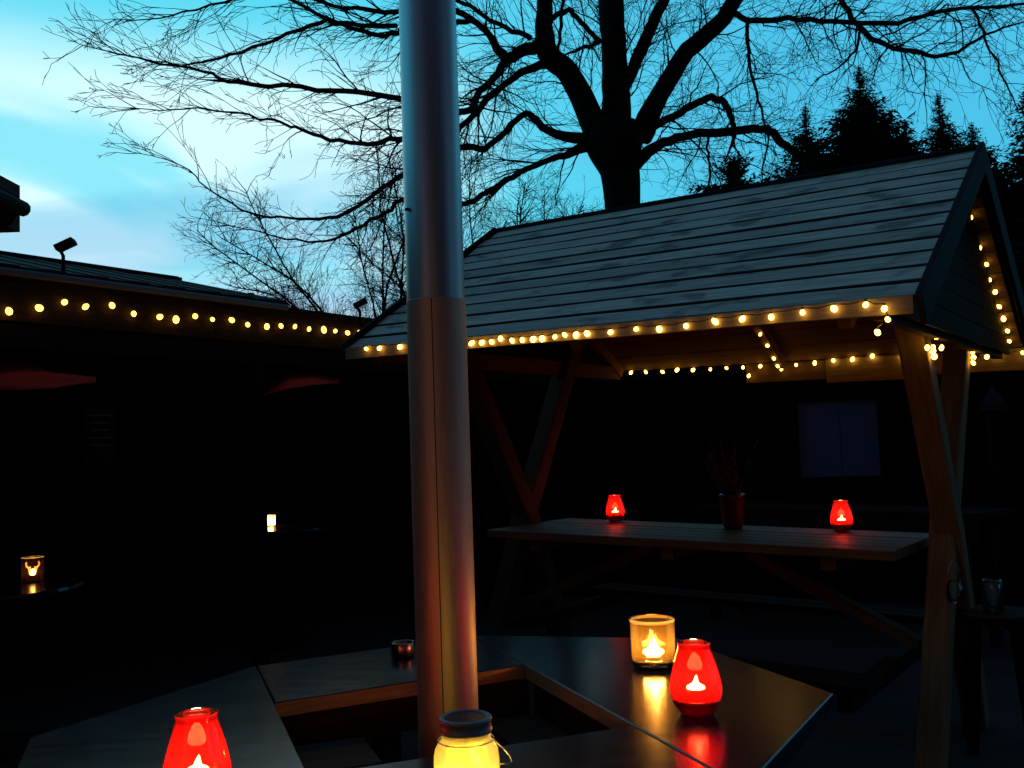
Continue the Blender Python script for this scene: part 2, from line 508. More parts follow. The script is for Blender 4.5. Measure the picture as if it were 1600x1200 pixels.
# ================================================================== SETTING: ground
g = MB()
GN = 24
for i in range(GN + 1):
    for j in range(GN + 1):
        g.v.append(V((-300 + 600 * i / GN, -300 + 600 * j / GN, 0)))
for i in range(GN):
    for j in range(GN):
        a = i * (GN + 1) + j
        g.face((a, a + GN + 1, a + GN + 2, a + 1))
gr = g.build('ground', M['ground'])
tag(gr, 'dark paved ground of the beer garden', None, kind='structure')

# ================================================================== PAVILION (covered picnic table)
PA, PT = math.radians(-35.54), -0.022
E1 = V((math.cos(PA), math.sin(PA), PT)).normalized()
E2 = V((-math.sin(PA), math.cos(PA), 0)).normalized()
E3 = E1.cross(E2)
PC = V((0.978, 5.129, H))
def S(u, v, z):
    return PC + E1 * u + E2 * v + E3 * z
pav = thing('covered_picnic_table', S(0, 0, -1.42), 'covered wooden picnic table under a steep grey boarded roof hung with string lights', 'picnic table')
U0, U1, WE, ZE, ZR = -1.30, 1.425, 1.312, 0.455, 1.325
ZSB = 0.545
ZS = 0.505           # slope edge; the fascia hangs from here down to ZE
sl = V((0, 0, 0))
for side in (-1, 1):
    dn = (E2 * (side * WE) + E3 * ((ZS if side == -1 else ZSB) - ZR))          # down the slope
    Ls = dn.length
    dn.normalize()
    nn = E1.cross(dn) if side == -1 else dn.cross(E1)  # outward normal
    if nn.dot(E3) < 0:
        nn = -nn
    rid = S((U0 + U1) / 2, 0, ZR)
    nb = 12
    pitch = Ls / nb
    for k in range(nb):
        # planks laid with open joints over dark felt, none quite level with the next
        d = pitch * (k + 0.5)
        tilt = rnd.uniform(-0.012, 0.012)
        ddn = (dn * math.cos(tilt) + nn * math.sin(tilt)).normalized()
        dnn = E1.cross(ddn)
        if dnn.dot(nn) < 0:
            dnn = -dnn
        b = MB()
        c = rid + dn * d + nn * rnd.uniform(-0.011, -0.008) + E1 * rnd.uniform(-0.006, 0.006)
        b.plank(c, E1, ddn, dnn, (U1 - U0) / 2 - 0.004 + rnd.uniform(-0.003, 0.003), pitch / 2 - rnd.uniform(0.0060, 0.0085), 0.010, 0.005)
        b.build('board', [M['roofwood'] if side == -1 else M['innerwood'], M['shadowedge']], pav)
    b = MB(); b.box(rid + dn * (Ls / 2) - nn * 0.030, E1, dn, nn, (U1 - U0) / 2 - 0.02, Ls / 2 - 0.01, 0.004); b.build('roofing_felt', M['felt'], pav)
    # sarking boards seen from below
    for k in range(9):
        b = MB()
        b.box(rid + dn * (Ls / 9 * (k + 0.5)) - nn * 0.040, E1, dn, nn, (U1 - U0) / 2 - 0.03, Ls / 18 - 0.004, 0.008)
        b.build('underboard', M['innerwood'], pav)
    # rafters
    for u in (-1.16, 0.02, 1.16):
        b = MB()
        b.beam(S(u, 0, ZR) - nn * 0.082 + dn * 0.05, S(u, 0, ZR) - nn * 0.082 + dn * (Ls - 0.02), 0.05, 0.07, up=nn)
        b.build('rafter', M['postwood'], pav)
    # barge boards at both gable ends
    for u in (U0 - 0.014, U1 + 0.014):
        b = MB()
        b.beam(S(u, 0, ZR) - nn * 0.035, S(u, 0, ZR) - nn * 0.035 + dn * (Ls + 0.03), 0.022, 0.125, up=nn, bev=0.003)
        b.build('barge_board', M['edgewood'], pav)
    # eave fascia hanging at the lower edge
    fb = S((U0 + U1) / 2, 0, ZR) + dn * (Ls + 0.006) - E3 * 0.024
    b = MB()
    if side == -1:
        b.plank(fb, E1, E3, E2, (U1 - U0) / 2 - 0.01, 0.030, 0.010, 0.003, amp=0.0022, emi=0)
        b.build('fascia_board', M['fasciawood'], pav)
    else:
        # back fascia: two separate lengths, the second one deeper and set proud
        b.box(S(0.03, WE + 0.01, ZE - 0.016), E1, E3, E2, 0.27, 0.062, 0.010, bev=0.003)
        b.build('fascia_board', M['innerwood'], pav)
        b = MB(); b.box(S(0.53, WE - 0.012, ZE - 0.026), E1, E3, E2, 0.235, 0.076, 0.010, bev=0.003)
        b.build('fascia_board', M['fasciawood'], pav)
        b = MB(); b.box(S(1.10, WE + 0.01, ZE - 0.016), E1, E3, E2, 0.31, 0.064, 0.010, bev=0.003)
        b.build('fascia_board', M['fasciawood'], pav)
# ridge cap
b = MB(); b.box(S((U0 + U1) / 2, 0, ZR + 0.002), E1, E2, E3, (U1 - U0) / 2 + 0.02, 0.03, 0.010, bev=0.004)
b.build('ridge_board', M['edgewood'], pav)
# gable boarding: horizontal boards across each gable, set back under the overhang
for u in (-1.21, 1.325):
    nz_ = 8
    for k in range(nz_):
        za = ZE + 0.01 + (ZR - ZE - 0.12) * k / nz_
        zb = ZE + 0.01 + (ZR - ZE - 0.12) * (k + 1) / nz_ - 0.004
        def hw_at(z):
            return max(0.02, (ZR - z) / (ZR - ZS) * WE - 0.085)
        b = MB()
        i0 = len(b.v)
        for uu in (u - 0.009, u + 0.009):
            for (v_, z_) in ((-hw_at(za), za), (hw_at(za), za), (hw_at(zb), zb), (-hw_at(zb), zb)):
                b.v.append(S(uu, v_, z_))
        for q in ((0, 3, 2, 1), (4, 5, 6, 7), (0, 1, 5, 4), (1, 2, 6, 5), (2, 3, 7, 6), (3, 0, 4, 7)):
            b.face([i0 + x for x in q], [(b.v[i0 + x].dot(E2), b.v[i0 + x].z) for x in q])
        b.build('gable_board', M['benchwood'], pav)
    b = MB(); b.beam(S(u - math.copysign(0.045, u), -WE * 0.94, ZE + 0.03), S(u - math.copysign(0.045, u), WE * 0.94, ZE + 0.03), 0.045, 0.09, up=E3)
    b.build('tie_beam', M['postwood'], pav)
# crossed posts (each runs from the ground on one side to the roof on the other)
for u, vc in ((1.20, 0.11), (-1.14, 0.02)):
    for k, d, ts, ls in ((0, -1, 0.644, 0.44), (1, 1, 0.549, 0.457)):
        uu = u + (0.012 if k == 0 else -0.012)
        b = MB()
        p_mid = S(uu, vc, -0.43)
        p_low = S(uu, vc - d * ls * 0.985, -1.415)
        p_top = S(uu, vc + d * ts * 1.085, 0.655)
        b.beam(p_low, p_mid, 0.112, 0.112, up=E1, bev=0.008)
        b.beam(p_mid, p_top, 0.112, 0.112, up=E1, bev=0.008)
        b.build('post', M['litpost'] if u > 0 else M['shadepost'], pav)
# eave plates along both sides, carrying the posts
for d in (-1, 1):
    b = MB(); b.beam(S(U0 + 0.1, d * 0.60, ZE + 0.27), S(U1 - 0.14, d * 0.60, ZE + 0.27), 0.07, 0.09, up=E3)
    b.build('wall_plate', M['postwood'], pav)
# table top planks
TZ, TL, TW = -0.47, 1.092, 0.429
npl = 6
for k in range(npl):
    b = MB()
    v_ = -TW + (k + 0.5) * 2 * TW / npl
    b.box(S(rnd.uniform(-0.004, 0.004), v_, TZ - 0.022 + rnd.uniform(-0.0015, 0.0015)), E1, E2, E3, TL, TW / npl - 0.003, 0.022, bev=0.004)
    b.build('table_plank', M['tablewood'], pav)
for u in (-0.8, 0.0, 0.8):
    b = MB(); b.beam(S(u, -TW + 0.04, TZ - 0.075), S(u, TW - 0.04, TZ - 0.075), 0.07, 0.06, up=E3)
    b.build('table_bearer', M['postwood'], pav)
# benches on both sides, on bearers between the legs
for d in (-1, 1):
    for k in range(2):
        b = MB(); b.box(S(0, d * (0.74 + 0.125 * k), -0.96), E1, E2, E3, 1.10, 0.058, 0.020, bev=0.004)
        b.build('bench_plank', M['benchwood'], pav)
for u in (-1.0, 1.0):
    b = MB(); b.beam(S(u, -0.88, -1.02), S(u, 0.88, -1.02), 0.06, 0.075, up=E3)
    b.build('bench_bearer', M['benchwood'], pav)
for u in (-1, 1):
    b = MB(); b.beam(S(u * 0.28, 0.0, TZ - 0.10), S(u * 1.10, -0.06, -0.93), 0.055, 0.08, up=E2)
    b.build('brace', M['postwood'], pav)

# ================================================================== FIRE TABLE
FA = math.radians(20.3)
F1 = V((math.cos(FA), math.sin(FA))); F2 = V((F1.y, -F1.x))
FO = V((-0.631, 2.457))
FZ = H - 0.6
def T2(u, v):
    p = FO + F1 * u + F2 * v
    return V((p.x, p.y))
def T(u, v, z=0.0):
    p = T2(u, v)
    return V((p.x, p.y, FZ + z))
tbl = thing('fire_pit_table', T(0.345, 0.3, -FZ), 'dark glossy octagonal table built round a square opening and steel flue', 'table')
g_ = 0.0015
boards = [
    [(-0.0 - g_, -0.40), (-0.535, 0.105), (-0.535, 0.56), (-0.0 - g_, 1.05)],
    [(0.0 + g_, -0.40), (0.0 + g_, 0.055), (0.69 - g_, -0.03), (0.69 - g_, -0.505)],
    [(0.69 + g_, -0.505), (0.69 + g_, 1.05), (1.225, 0.615), (1.235, -0.13)],
    [(0.0 + g_, 0.64), (0.0 + g_, 1.05), (0.69 - g_, 1.05), (0.69 - g_, 0.63)],
]
for k, poly in enumerate(boards):
    pts = [T2(*p) for p in poly]
    ar = sum(pts[i].x * pts[(i + 1) % 4].y - pts[(i + 1) % 4].x * pts[i].y for i in range(4))
    if ar < 0:
        pts = pts[::-1]
    cen = T2(0.345, 0.30)
    raw = [((pts[i] + pts[(i + 1) % 4]) / 2 - cen).length < 0.46 for i in range(4)]
    b = MB(); b.prism(pts, FZ - 0.038, FZ + (0.0, -0.0012, 0.0006, -0.0008)[k], 0, 1, bev=0.0025, raw=raw)
    b.build('table_board', [M['laminate'], M['ply']], tbl)
for (u, v) in ((-0.30, 0.33), (0.345, -0.30), (0.98, 0.28), (0.345, 0.88)):
    b = MB(); b.beam(T(u, v, -0.04), T(u, v, -FZ), 0.09, 0.09, up=V((F1.x, F1.y, 0)), bev=0.006)
    b.build('leg', M['postwood'], tbl)
E3z = V((0, 0, 1)); F1v = V((F1.x, F1.y, 0)); F2v = V((F2.x, F2.y, 0))
# inner frame ledges below the opening
b = MB(); b.box(T(0.10, 0.20, -0.145), F1v, F2v, E3z, 0.115, 0.085, 0.035, bev=0.004); b.build('ledge', M['postwood'], tbl)
b = MB(); b.box(T(0.60, 0.20, -0.125), F1v, F2v, E3z, 0.075, 0.12, 0.020, bev=0.004); b.build('ledge', M['fascia'], tbl)
for (u, v, hx, hy) in ((0.345, -0.06, 0.36, 0.022), (0.345, 0.70, 0.36, 0.022)):
    b = MB(); b.box(T(u, v, -0.09), F1v, F2v, E3z, hx, hy, 0.05); b.build('apron', M['fascia'], tbl)
for (u, v) in ((-0.05, 0.3), (0.74, 0.3)):
    b = MB(); b.box(T(u, v, -0.09), F2v, F1v, E3z, 0.33, 0.022, 0.05); b.build('apron', M['fascia'], tbl)
# stove body under the opening
PX, PY = -0.177, 2.30
b = MB(); b.lathe([(0.0, 0.0), (0.20, 0.0), (0.24, 0.05), (0.24, 0.42), (0.21, 0.46), (0.08, 0.48)], (PX, PY, 0.0), 24)
stove = b.build('stove_body', M['black'], None, base=(PX, PY, 0.0))
tag(stove, 'black stove body on the ground under the fire pit table opening', 'stove')

# ================================================================== FLUE PIPE
flue = thing('flue_pipe', (PX, PY, 0.46), 'tall brushed steel flue pipe rising through the middle of the dark table', 'flue pipe')
R0 = 0.0715
b = MB(); b.lathe([(R0, 0.46), (R0, 0.9), (R0, 1.4), (R0, H + 0.362), (R0 + 0.0004, H + 0.3635), (R0 - 0.002, H + 0.364)], (PX, PY, 0), 96)
b.build('lower_section', M['steelglow'], flue)
b = MB(); b.lathe([(R0 - 0.0014, H + 0.33), (R0 - 0.0014, H + 0.8), (R0 - 0.0014, H + 1.4), (R0 - 0.0014, H + 2.6)], (PX, PY, 0), 96)
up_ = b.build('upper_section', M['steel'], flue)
def on_pipe(px, py, r):
    d = ray(px, py)
    o = V((-PX, -PY)); dd = V((d.x, d.y))
    a = dd.dot(dd); bq = 2 * o.dot(dd); c_ = o.dot(o) - r * r
    t_ = (-bq - math.sqrt(max(0, bq * bq - 4 * a * c_))) / (2 * a)
    return EYE + d * t_
p0 = on_pipe(674, 474, R0); p1 = on_pipe(686, 1095, R0)
an0 = math.atan2(p0.y - PY, p0.x - PX)
b = MB()
b.tube([V((PX + (R0 - 0.0002) * math.cos(an0), PY + (R0 - 0.0002) * math.sin(an0), z)) for z in (0.48, 1.0, H + 0.36)], 0.0013, 5)
b.build('seam', M['black'], flue)
pr = on_pipe(640, 327, R0 - 0.0014)
b = MB(); b.lathe([(0.0, 0.0), (0.004, 0.0), (0.004, 0.008), (0.0, 0.010)], (0, 0, 0), 8)
for i in range(len(b.v)):
    b.v[i] = V((pr.x - 0.002 - (b.v[i].z), pr.y + b.v[i].x, pr.z + b.v[i].y))
b.build('rivet', M['black'], flue)
b = MB(); b.lathe([(0.0, H + 2.62), (0.14, H + 2.62), (0.0, H + 2.74)], (PX, PY, 0), 24)
b.tube([V((PX + 0.06, PY, H + 2.55)), V((PX + 0.06, PY, H + 2.65))], 0.006, 5)
b.tube([V((PX - 0.06, PY, H + 2.55)), V((PX - 0.06, PY, H + 2.65))], 0.006, 5)
b.build('rain_cap', M['steel'], flue)

# ================================================================== CANDLES, JARS
def flame_glow_mb(c, h=0.030, r=0.0075):
    b = MB()
    b.lathe([(0.0005, -0.001), (r * 1.5, 0.0), (r * 1.6, 0.003), (r * 1.45, 0.0065), (r * 0.95, 0.010), (r * 0.58, h * 0.42), (r * 0.44, h * 0.58), (r * 0.26, h * 0.80), (0.0003, h)], c, 16)  # wide low base glows in place of the wax lit by the flame
    for i in range(len(b.v)):
        q = b.v[i] - V(c)
        f = max(0.0, q.z / h)
        b.v[i] = b.v[i] + V((0.10 * h * f * f, 0.06 * h * f, 0))
    return b
def make_red(loc, label):
    t = thing('candle_holder', loc, label, 'candle holder', 'red glass candle holders')
    z = loc[2]
    c = V(loc)
    b = MB()
    outer = [(0.0, 0.001), (0.034, 0.001), (0.039, 0.006), (0.050, 0.022), (0.0545, 0.034)]
    b.lathe(outer + [(0.050, 0.036), (0.0, 0.034)], c, 40)
    b.build('base', M['redbase'], t)
    b = MB()
    b.lathe([(0.0546, 0.0345), (0.0578, 0.046), (0.0583, 0.058), (0.055, 0.078), (0.048, 0.104), (0.040, 0.130), (0.0355, 0.143), (0.0350, 0.149), (0.0368, 0.1555), (0.0352, 0.1570)], c, 40)
    b.build('glass', M['redglass'], t)
    b = MB(); b.lathe([(0.0, 0.036), (0.0215, 0.036), (0.0215, 0.056), (0.0195, 0.056), (0.0195, 0.0545), (0.0, 0.054)], c, 24)
    k = b.build('tealight', M['wax'], t)
    flame_glow_mb(c + V((0.0, 0, 0.055)), 0.030, 0.0130).build('flame_glow', M['flame_glow'], t)
    return t
R_right = at_z(1089, 1116, FZ)
R_right = V((R_right.x, R_right.y, FZ + 0.0006))
red0 = make_red(R_right, 'red glass candle holder on the dark glossy table beside the amber tumbler')
def zs_on_board(p):   # top of the picnic table at plan point p
    # plane through S(0,0,TZ) with normal E3
    q = S(0, 0, TZ)
    return q.z - ((p.x - q.x) * E3.x + (p.y - q.y) * E3.y) / E3.z
L1 = at_z(307, 1118, FZ + 0.153)
copy_thing(red0, V((L1.x, L1.y, FZ + 0.0006)), 'red glass candle holder nearest the camera on the left board of the dark table')
for (px, py, lab) in ((1316, 831, 'red glass candle holder on the wooden picnic table to the right of the potted plant'), (962, 816, 'red glass candle holder on the wooden picnic table to the left of the potted plant')):
    p = on_plane(px, py, S(0, 0, TZ), E3)
    copy_thing(red0, p + V((0, 0, 0.004)), lab)
# amber crackle tumbler
ap = at_z(1022, 1043, FZ)
am = thing('candle_tumbler', (ap.x, ap.y, FZ + 0.0006), 'straight amber crackle glass tumbler with a lit candle on the dark table', 'candle holder')
c = V((ap.x, ap.y, FZ + 0.0006))
b = MB(); b.lathe([(0.0, 0.001), (0.052, 0.001), (0.057, 0.005), (0.0585, 0.018), (0.055, 0.024), (0.0, 0.020)], c, 40); b.build('base', M['clearglass'], am)
b = MB(); b.lathe([(0.0586, 0.0185), (0.0590, 0.06), (0.0592, 0.121)], c, 40); b.build('glass', M['amberglass'], am)
b = MB(); b.lathe([(0.0592, 0.1212), (0.0612, 0.125), (0.0614, 0.129), (0.0600, 0.1315), (0.0575, 0.130), (0.0570, 0.124)], c, 40); b.build('rim', M['amberrim'], am)
b = MB(); b.lathe([(0.0, 0.0225), (0.021, 0.0225), (0.021, 0.040), (0.0, 0.038)], c, 24); b.build('tealight', M['wax'], am)
flame_glow_mb(c + V((0.0, 0, 0.039)), 0.038, 0.0175).build('flame_glow', M['flame_glow'], am)
# solar mason jar on the front board
JD = 1.62
jp = at_y(727, 1119, JD)
jz = FZ
jar = thing('solar_jar', (jp.x, jp.y, jz), 'glowing yellow mason jar with a grey solar lid and wire handle beside the flue', 'jar')
c = V((jp.x, jp.y, jz)); JH = jp.z - jz
k_ = JH / 0.168
b = MB(); b.lathe([(0.0, 0.002), (0.040, 0.002), (0.050, 0.008), (0.0545, 0.022), (0.0545, 0.098 * k_), (0.052, 0.114 * k_), (0.045, 0.127 * k_), (0.0405, 0.132 * k_), (0.0400, 0.146 * k_), (0.0375, 0.147 * k_), (0.0375, 0.133 * k_)], c, 40)
b.build('glass', M['yellowglass'], jar)
b = MB(); b.lathe([(0.0405, 0.1425 * k_), (0.0440, 0.143 * k_), (0.0440, 0.1475 * k_), (0.0428, 0.149 * k_), (0.0428, 0.160 * k_), (0.0440, 0.162 * k_), (0.0440, 0.166 * k_), (0.042, 0.168 * k_), (0.0365, 0.168 * k_), (0.036, 0.1655 * k_), (0.0, 0.1655 * k_)], c, 44)
lid = b.build('lid', M['lid'], jar)
b = MB(); b.lathe([(0.0355, 0.1662 * k_), (0.0, 0.1664 * k_)], c, 32); b.build('solar_cell', M['solar'], lid)
b = MB(); b.tube([c + V((0.0462 * math.cos(a_ * math.pi / 20), 0.0462 * math.sin(a_ * math.pi / 20), 0.130 * k_)) for a_ in range(41)], 0.0010, 5)
hp = [c + V((0.045, -0.004, 0.130 * k_)), c + V((0.053, -0.006, 0.122 * k_)), c + V((0.062, -0.008, 0.114 * k_)), c + V((0.071, -0.010, 0.103 * k_)), c + V((0.0745, -0.011, 0.094 * k_)), c + V((0.070, -0.012, 0.089 * k_)), c + V((0.056, -0.013, 0.0905 * k_))]
b.tube(hp, 0.0011, 6)
b.build('wire_handle', M['steelwire'], jar)
b = MB()
for _ in range(9):
    q = c + V((rnd.uniform(-0.028, 0.028), rnd.uniform(-0.028, 0.028), rnd.uniform(0.02, 0.075)))
    b.lathe([(0.0005, -0.007), (0.006, -0.003), (0.006, 0.003), (0.0005, 0.007)], q, 8)
b.build('fairy_leds', M['led'], jar)['kind'] = 'stuff'
# small metal tin behind the pipe
cp = at_z(630, 1026, FZ)
b = MB(); b.lathe([(0.0, 0.001), (0.033, 0.001), (0.035, 0.004), (0.035, 0.041), (0.0335, 0.043), (0.032, 0.041), (0.032, 0.006), (0.0, 0.006)], V((cp.x, cp.y, FZ)), 32)
tag(b.build('metal_tin', M['copper'], None, base=(cp.x, cp.y, FZ)), 'small round coppery metal tin on the back board beside the flue', 'tin')

# ================================================================== LEFT OUTBUILDING with open porch
LB = 0.84
G0 = V((-3.38 * LB, 6.44 * LB, 0)); GD = V((0.582, 0.813, 0)); GN_ = V((-0.813, 0.582, 0))   # along / away
def Lb(t, n, z):
    return G0 + GD * t + GN_ * n + V((0, 0, z))
lb = thing('porch_building', Lb(2, 0.5, 0), 'long dark wooden outbuilding on the left with an open porch and low dark roof', 'building')
ZG = H + 1.10
t0_, t1_, tm_ = -3.0, 8.6, 1.95
# roof: ribbed sheet sloping up to a low ridge, built rib by rib
nrib = 36
for a_, bq, zr in ((t0_, tm_, H + 1.47),):
    for k in range(nrib):
        ta = a_ + (bq - a_) * k / nrib; tb = a_ + (bq - a_) * (k + 1) / nrib
        b = MB()
        p = Lb((ta + tb) / 2, -0.06, ZG + 0.02); q = Lb((ta + tb) / 2, 1.30, zr)
        b.beam(p, q, (tb - ta) * 0.97, 0.03 + 0.014 * (k % 2), up=V((0, 0, 1)), bev=0.006)
        b.build('roof_sheet', M['slate'], lb)
b = MB(); b.beam(Lb((t0_ + tm_) / 2, 1.33, H + 1.45), Lb((t0_ + tm_) / 2, 2.75, ZG + 0.05), tm_ - t0_, 0.05); b.build('rear_roof', M['slate'], lb)
b = MB(); b.beam(Lb(t0_, 1.33, H + 1.485), Lb(tm_ + 0.05, 1.33, H + 1.485), 0.16, 0.05, bev=0.015); b.build('ridge_cap', M['slate'], lb)
b = MB(); b.beam(Lb(tm_, -0.05, ZG + 0.0), Lb(tm_, 1.36, H + 1.455), 0.05, 0.10); b.build('verge', M['slate'], lb)
# lower flat roof beyond
b = MB(); b.beam(Lb((tm_ + t1_) / 2, -0.05, ZG - 0.05), Lb((tm_ + t1_) / 2, 2.6, ZG + 0.02), t1_ - tm_ - 0.06, 0.06); b.build('flat_roof', M['slate'], lb)
b = MB(); b.box(Lb(tm_ + 0.02, 1.95, 2.68), GN_, GD, V((0, 0, 1)), 0.75, 0.02, 0.26); b.build('infill', M['slate'], lb)
b = MB(); b.box(Lb(tm_ + 0.015, 0.75, ZG + 0.03), GN_, GD, V((0, 0, 1)), 0.45, 0.02, 0.12); b.build('infill', M['slate'], lb)
# gutter, fascia
b = MB(); b.tube([Lb(t0_, -0.10, ZG - 0.01), Lb(tm_, -0.10, ZG - 0.012)], 0.022, 8); b.build('gutter', M['gutter'], lb)
for k in range(8):
    ta = t0_ + (t1_ - t0_) * k / 8; tb = t0_ + (t1_ - t0_) * (k + 1) / 8 - 0.006
    b = MB(); b.box(Lb((ta + tb) / 2, -0.04, ZG - 0.140), GD, V((0, 0, 1)), GN_, (tb - ta) / 2, 0.142, 0.012, bev=0.003); b.build('fascia_board', M['fascia'], lb)
    b = MB(); b.box(Lb((ta + tb) / 2, -0.03, ZG - 0.36), GD, V((0, 0, 1)), GN_, (tb - ta) / 2, 0.070, 0.012, bev=0.003); b.build('fascia_board', M['darkwall'], lb)
# back wall and end wall boards (vertical cladding)
b = MB()
nbv = 58
for k in range(nbv):
    ta = t0_ + (t1_ - t0_) * (k + 0.5) / nbv
    b.box(Lb(ta, 2.6 + 0.006 * (k % 2), 1.27), V((0, 0, 1)), GD, GN_, 1.27, (t1_ - t0_) / nbv / 2 - 0.003, 0.012)
w_ = b.build('cladding', M['darkwall'], lb); w_['kind'] = 'stuff'
b = MB(); b.box(Lb((t0_ + t1_) / 2, 2.66, 1.29), GD, GN_, V((0, 0, 1)), (t1_ - t0_) / 2, 0.03, 1.29); b.build('wall', M['darkwall'], lb)
b = MB(); b.box(Lb(t1_ - 0.03, 1.3, 1.24), GN_, GD, V((0, 0, 1)), 1.3, 0.03, 1.24); b.build('wall', M['darkwall'], lb)
b = MB(); b.box(Lb(t0_ + 0.03, 1.3, 1.24), GN_, GD, V((0, 0, 1)), 1.3, 0.03, 1.24); b.build('wall', M['darkwall'], lb)
for t_ in (-2.9, -0.6, 1.745, 4.4, 6.8):
    b = MB(); b.box(Lb(t_, 0.0, (ZG - 0.1) / 2), V((0, 0, 1)), GD, GN_, (ZG - 0.1) / 2, 0.045, 0.045, bev=0.006); b.build('porch_post', M['darkwall'], lb)
# solar lamps on the roof edge
def solar(px, py, px2, py2, y, label):
    top = at_y(px, py, y); bot = at_y(px2, py2, y)
    t = thing('solar_light', bot, label, 'solar lamp', 'solar lamps on the porch roof')
    b = MB(); b.tube([bot, V((bot.x, bot.y, top.z - 0.045)), V((bot.x - 0.02, bot.y, top.z - 0.005))], 0.011, 8); b.build('pole', M['black'], t)
    ax = V((0.86, 0.1, 0.42)).normalized(); ay = V((-0.1, 1, 0)).normalized(); ay = (ay - ax * ay.dot(ax)).normalized()
    b = MB(); b.box(top + V((0.005, 0, 0.02)), ax, ay, ax.cross(ay), 0.055, 0.045, 0.018, bev=0.005); h = b.build('lamp_head', M['black'], t)
    return t
solar(101, 388, 99, 470, 5.62, 'small black solar lamp on a pole against the sky on the left roof')
solar(562, 478, 563, 512, 7.35, 'small dark solar lamp at the far end of the left roof beside the pavilion')
# red awnings under the eave
def awning(pts, name_lab):
    b = MB()
    n = len(pts)
    rows = 5
    i0 = 0
    for (top, bot) in pts:
        for r in range(rows + 1):
            f = r / rows
            p = top.lerp(bot, f)
            b.v.append(p + V((0, 0, -0.02 * math.sin(f * math.pi))))
    for k in range(n - 1):
        for r in range(rows):
            a = k * (rows + 1) + r
            b.face((a, a + 1, a + rows + 2, a + rows + 1), None, 0, True)
    o = b.build('awning', M['redcloth'], None, base=pts[0][0])
    sd = o.modifiers.new('Solidify', 'SOLIDIFY'); sd.thickness = 0.006
    tag(o, name_lab, 'awning')
    return o
awning([(at_y(-80, 548, 5.5), at_y(-80, 606, 5.1)), (at_y(0, 562, 5.5), at_y(0, 608, 5.1)), (at_y(40, 568, 5.55), at_y(40, 608, 5.15)), (at_y(85, 582, 5.6), at_y(85, 605, 5.25)), (at_y(150, 589, 5.7), at_y(150, 594, 5.6))], 'larger dull red cloth awning under the left building eave at the picture edge')
awning([(at_y(412, 606, 7.0), at_y(412, 616, 6.8)), (at_y(450, 586, 7.1), at_y(450, 607, 6.8)), (at_y(490, 583, 7.3), at_y(490, 601, 7.0)), (at_y(530, 592, 7.5), at_y(530, 597, 7.4))], 'smaller dull red cloth awning by the porch post near the flue')
# notice board on a porch post
nb_c = at_y(155, 680, 5.75)
nbd = thing('notice_board', nb_c - V((0, 0, 0.16)), 'dark upright notice board with faint lines hanging under the left porch', 'notice board')
b = MB(); b.box(nb_c, GD, V((0, 0, 1)), GN_, 0.10, 0.17, 0.012, bev=0.004); b.build('panel', M['black'], nbd)
for k in range(5):
    b = MB(); b.box(nb_c - GN_ * 0.014 + V((0, 0, 0.12 - 0.045 * k)), GD, V((0, 0, 1)), GN_, 0.075 - 0.012 * (k % 3), 0.004, 0.001); b.build('printed_line', M['paper'], nbd)
# two dark tables in the porch with candles
def porch_table(p, label, r=0.45):
    t = thing('porch_table', (p.x, p.y, 0), label, 'table', 'round tables in the porch')
    b = MB(); b.lathe([(0.0, p.z - 0.03), (r, p.z - 0.03), (r + 0.006, p.z - 0.015), (r, p.z), (0.0, p.z)], (p.x, p.y, 0), 40, sm=False); b.build('table_top', M['laminate'], t)
    b = MB(); b.lathe([(0.24, 0.0), (0.24, 0.03), (0.04, 0.06), (0.04, p.z - 0.03)], (p.x, p.y, 0), 16); b.build('pedestal', M['black'], t)
P1 = at_z(51, 908, H - 0.62)
porch_table(P1 + V((-0.12, -0.22, 0)), 'dark table under the etched candle glass at the left edge')
st = thing('etched_candle_glass', P1, 'dark candle glass etched with a glowing stag head on the left porch table', 'candle holder')
c = P1 + V((0, 0, 0.001)); RG = 0.056; HG = 0.128
b = MB(); b.lathe([(0.0, 0.001), (RG - 0.004, 0.001), (RG, 0.005), (RG, 0.010)], c, 40); b.build('base', M['staglass'], st)
b = MB(); b.lathe([(RG - 0.0005, HG - 0.004), (RG + 0.001, HG), (RG - 0.001, HG + 0.002), (RG - 0.004, HG)], c, 40); b.build('rim', M['litglass'], st)
b = MB(); b.lathe([(0.0, 0.004), (0.020, 0.004), (0.020, 0.035), (0.0, 0.034)], c, 20); b.build('tealight', M['wax'], st)
flame_glow_mb(c + V((0, 0, 0.035)), 0.045, 0.014).build('flame_glow', M['flame_glow_far'], st)
# stag head cut-out: clear patches curved round the front of the glass
fang = math.atan2(-c.y, -c.x)
heads = [[(-0.022, 0.070), (0.022, 0.070), (0.018, 0.052), (0.010, 0.036), (-0.010, 0.036), (-0.018, 0.052)],
         [(-0.008, 0.070), (-0.021, 0.070), (-0.036, 0.084), (-0.040, 0.098), (-0.033, 0.108), (-0.026, 0.104), (-0.029, 0.094), (-0.020, 0.080), (-0.008, 0.084)],
         [(0.008, 0.070), (0.021, 0.070), (0.036, 0.084), (0.040, 0.098), (0.033, 0.110), (0.026, 0.105), (0.029, 0.094), (0.020, 0.080), (0.008, 0.084)]]
def inside(x, z, poly):
    r_ = False
    for a_ in range(len(poly)):
        (x1, z1), (x2, z2) = poly[a_ - 1], poly[a_]
        if (z1 > z) != (z2 > z) and x < (x2 - x1) * (z - z1) / (z2 - z1) + x1:
            r_ = not r_
    return r_
b = MB(); NA, NZ = 150, 50
for q in range(NZ + 1):
    for a_ in range(NA):
        an = 2 * math.pi * a_ / NA
        b.v.append(c + V((RG * math.cos(an), RG * math.sin(an), 0.010 + (HG - 0.014) * q / NZ)))
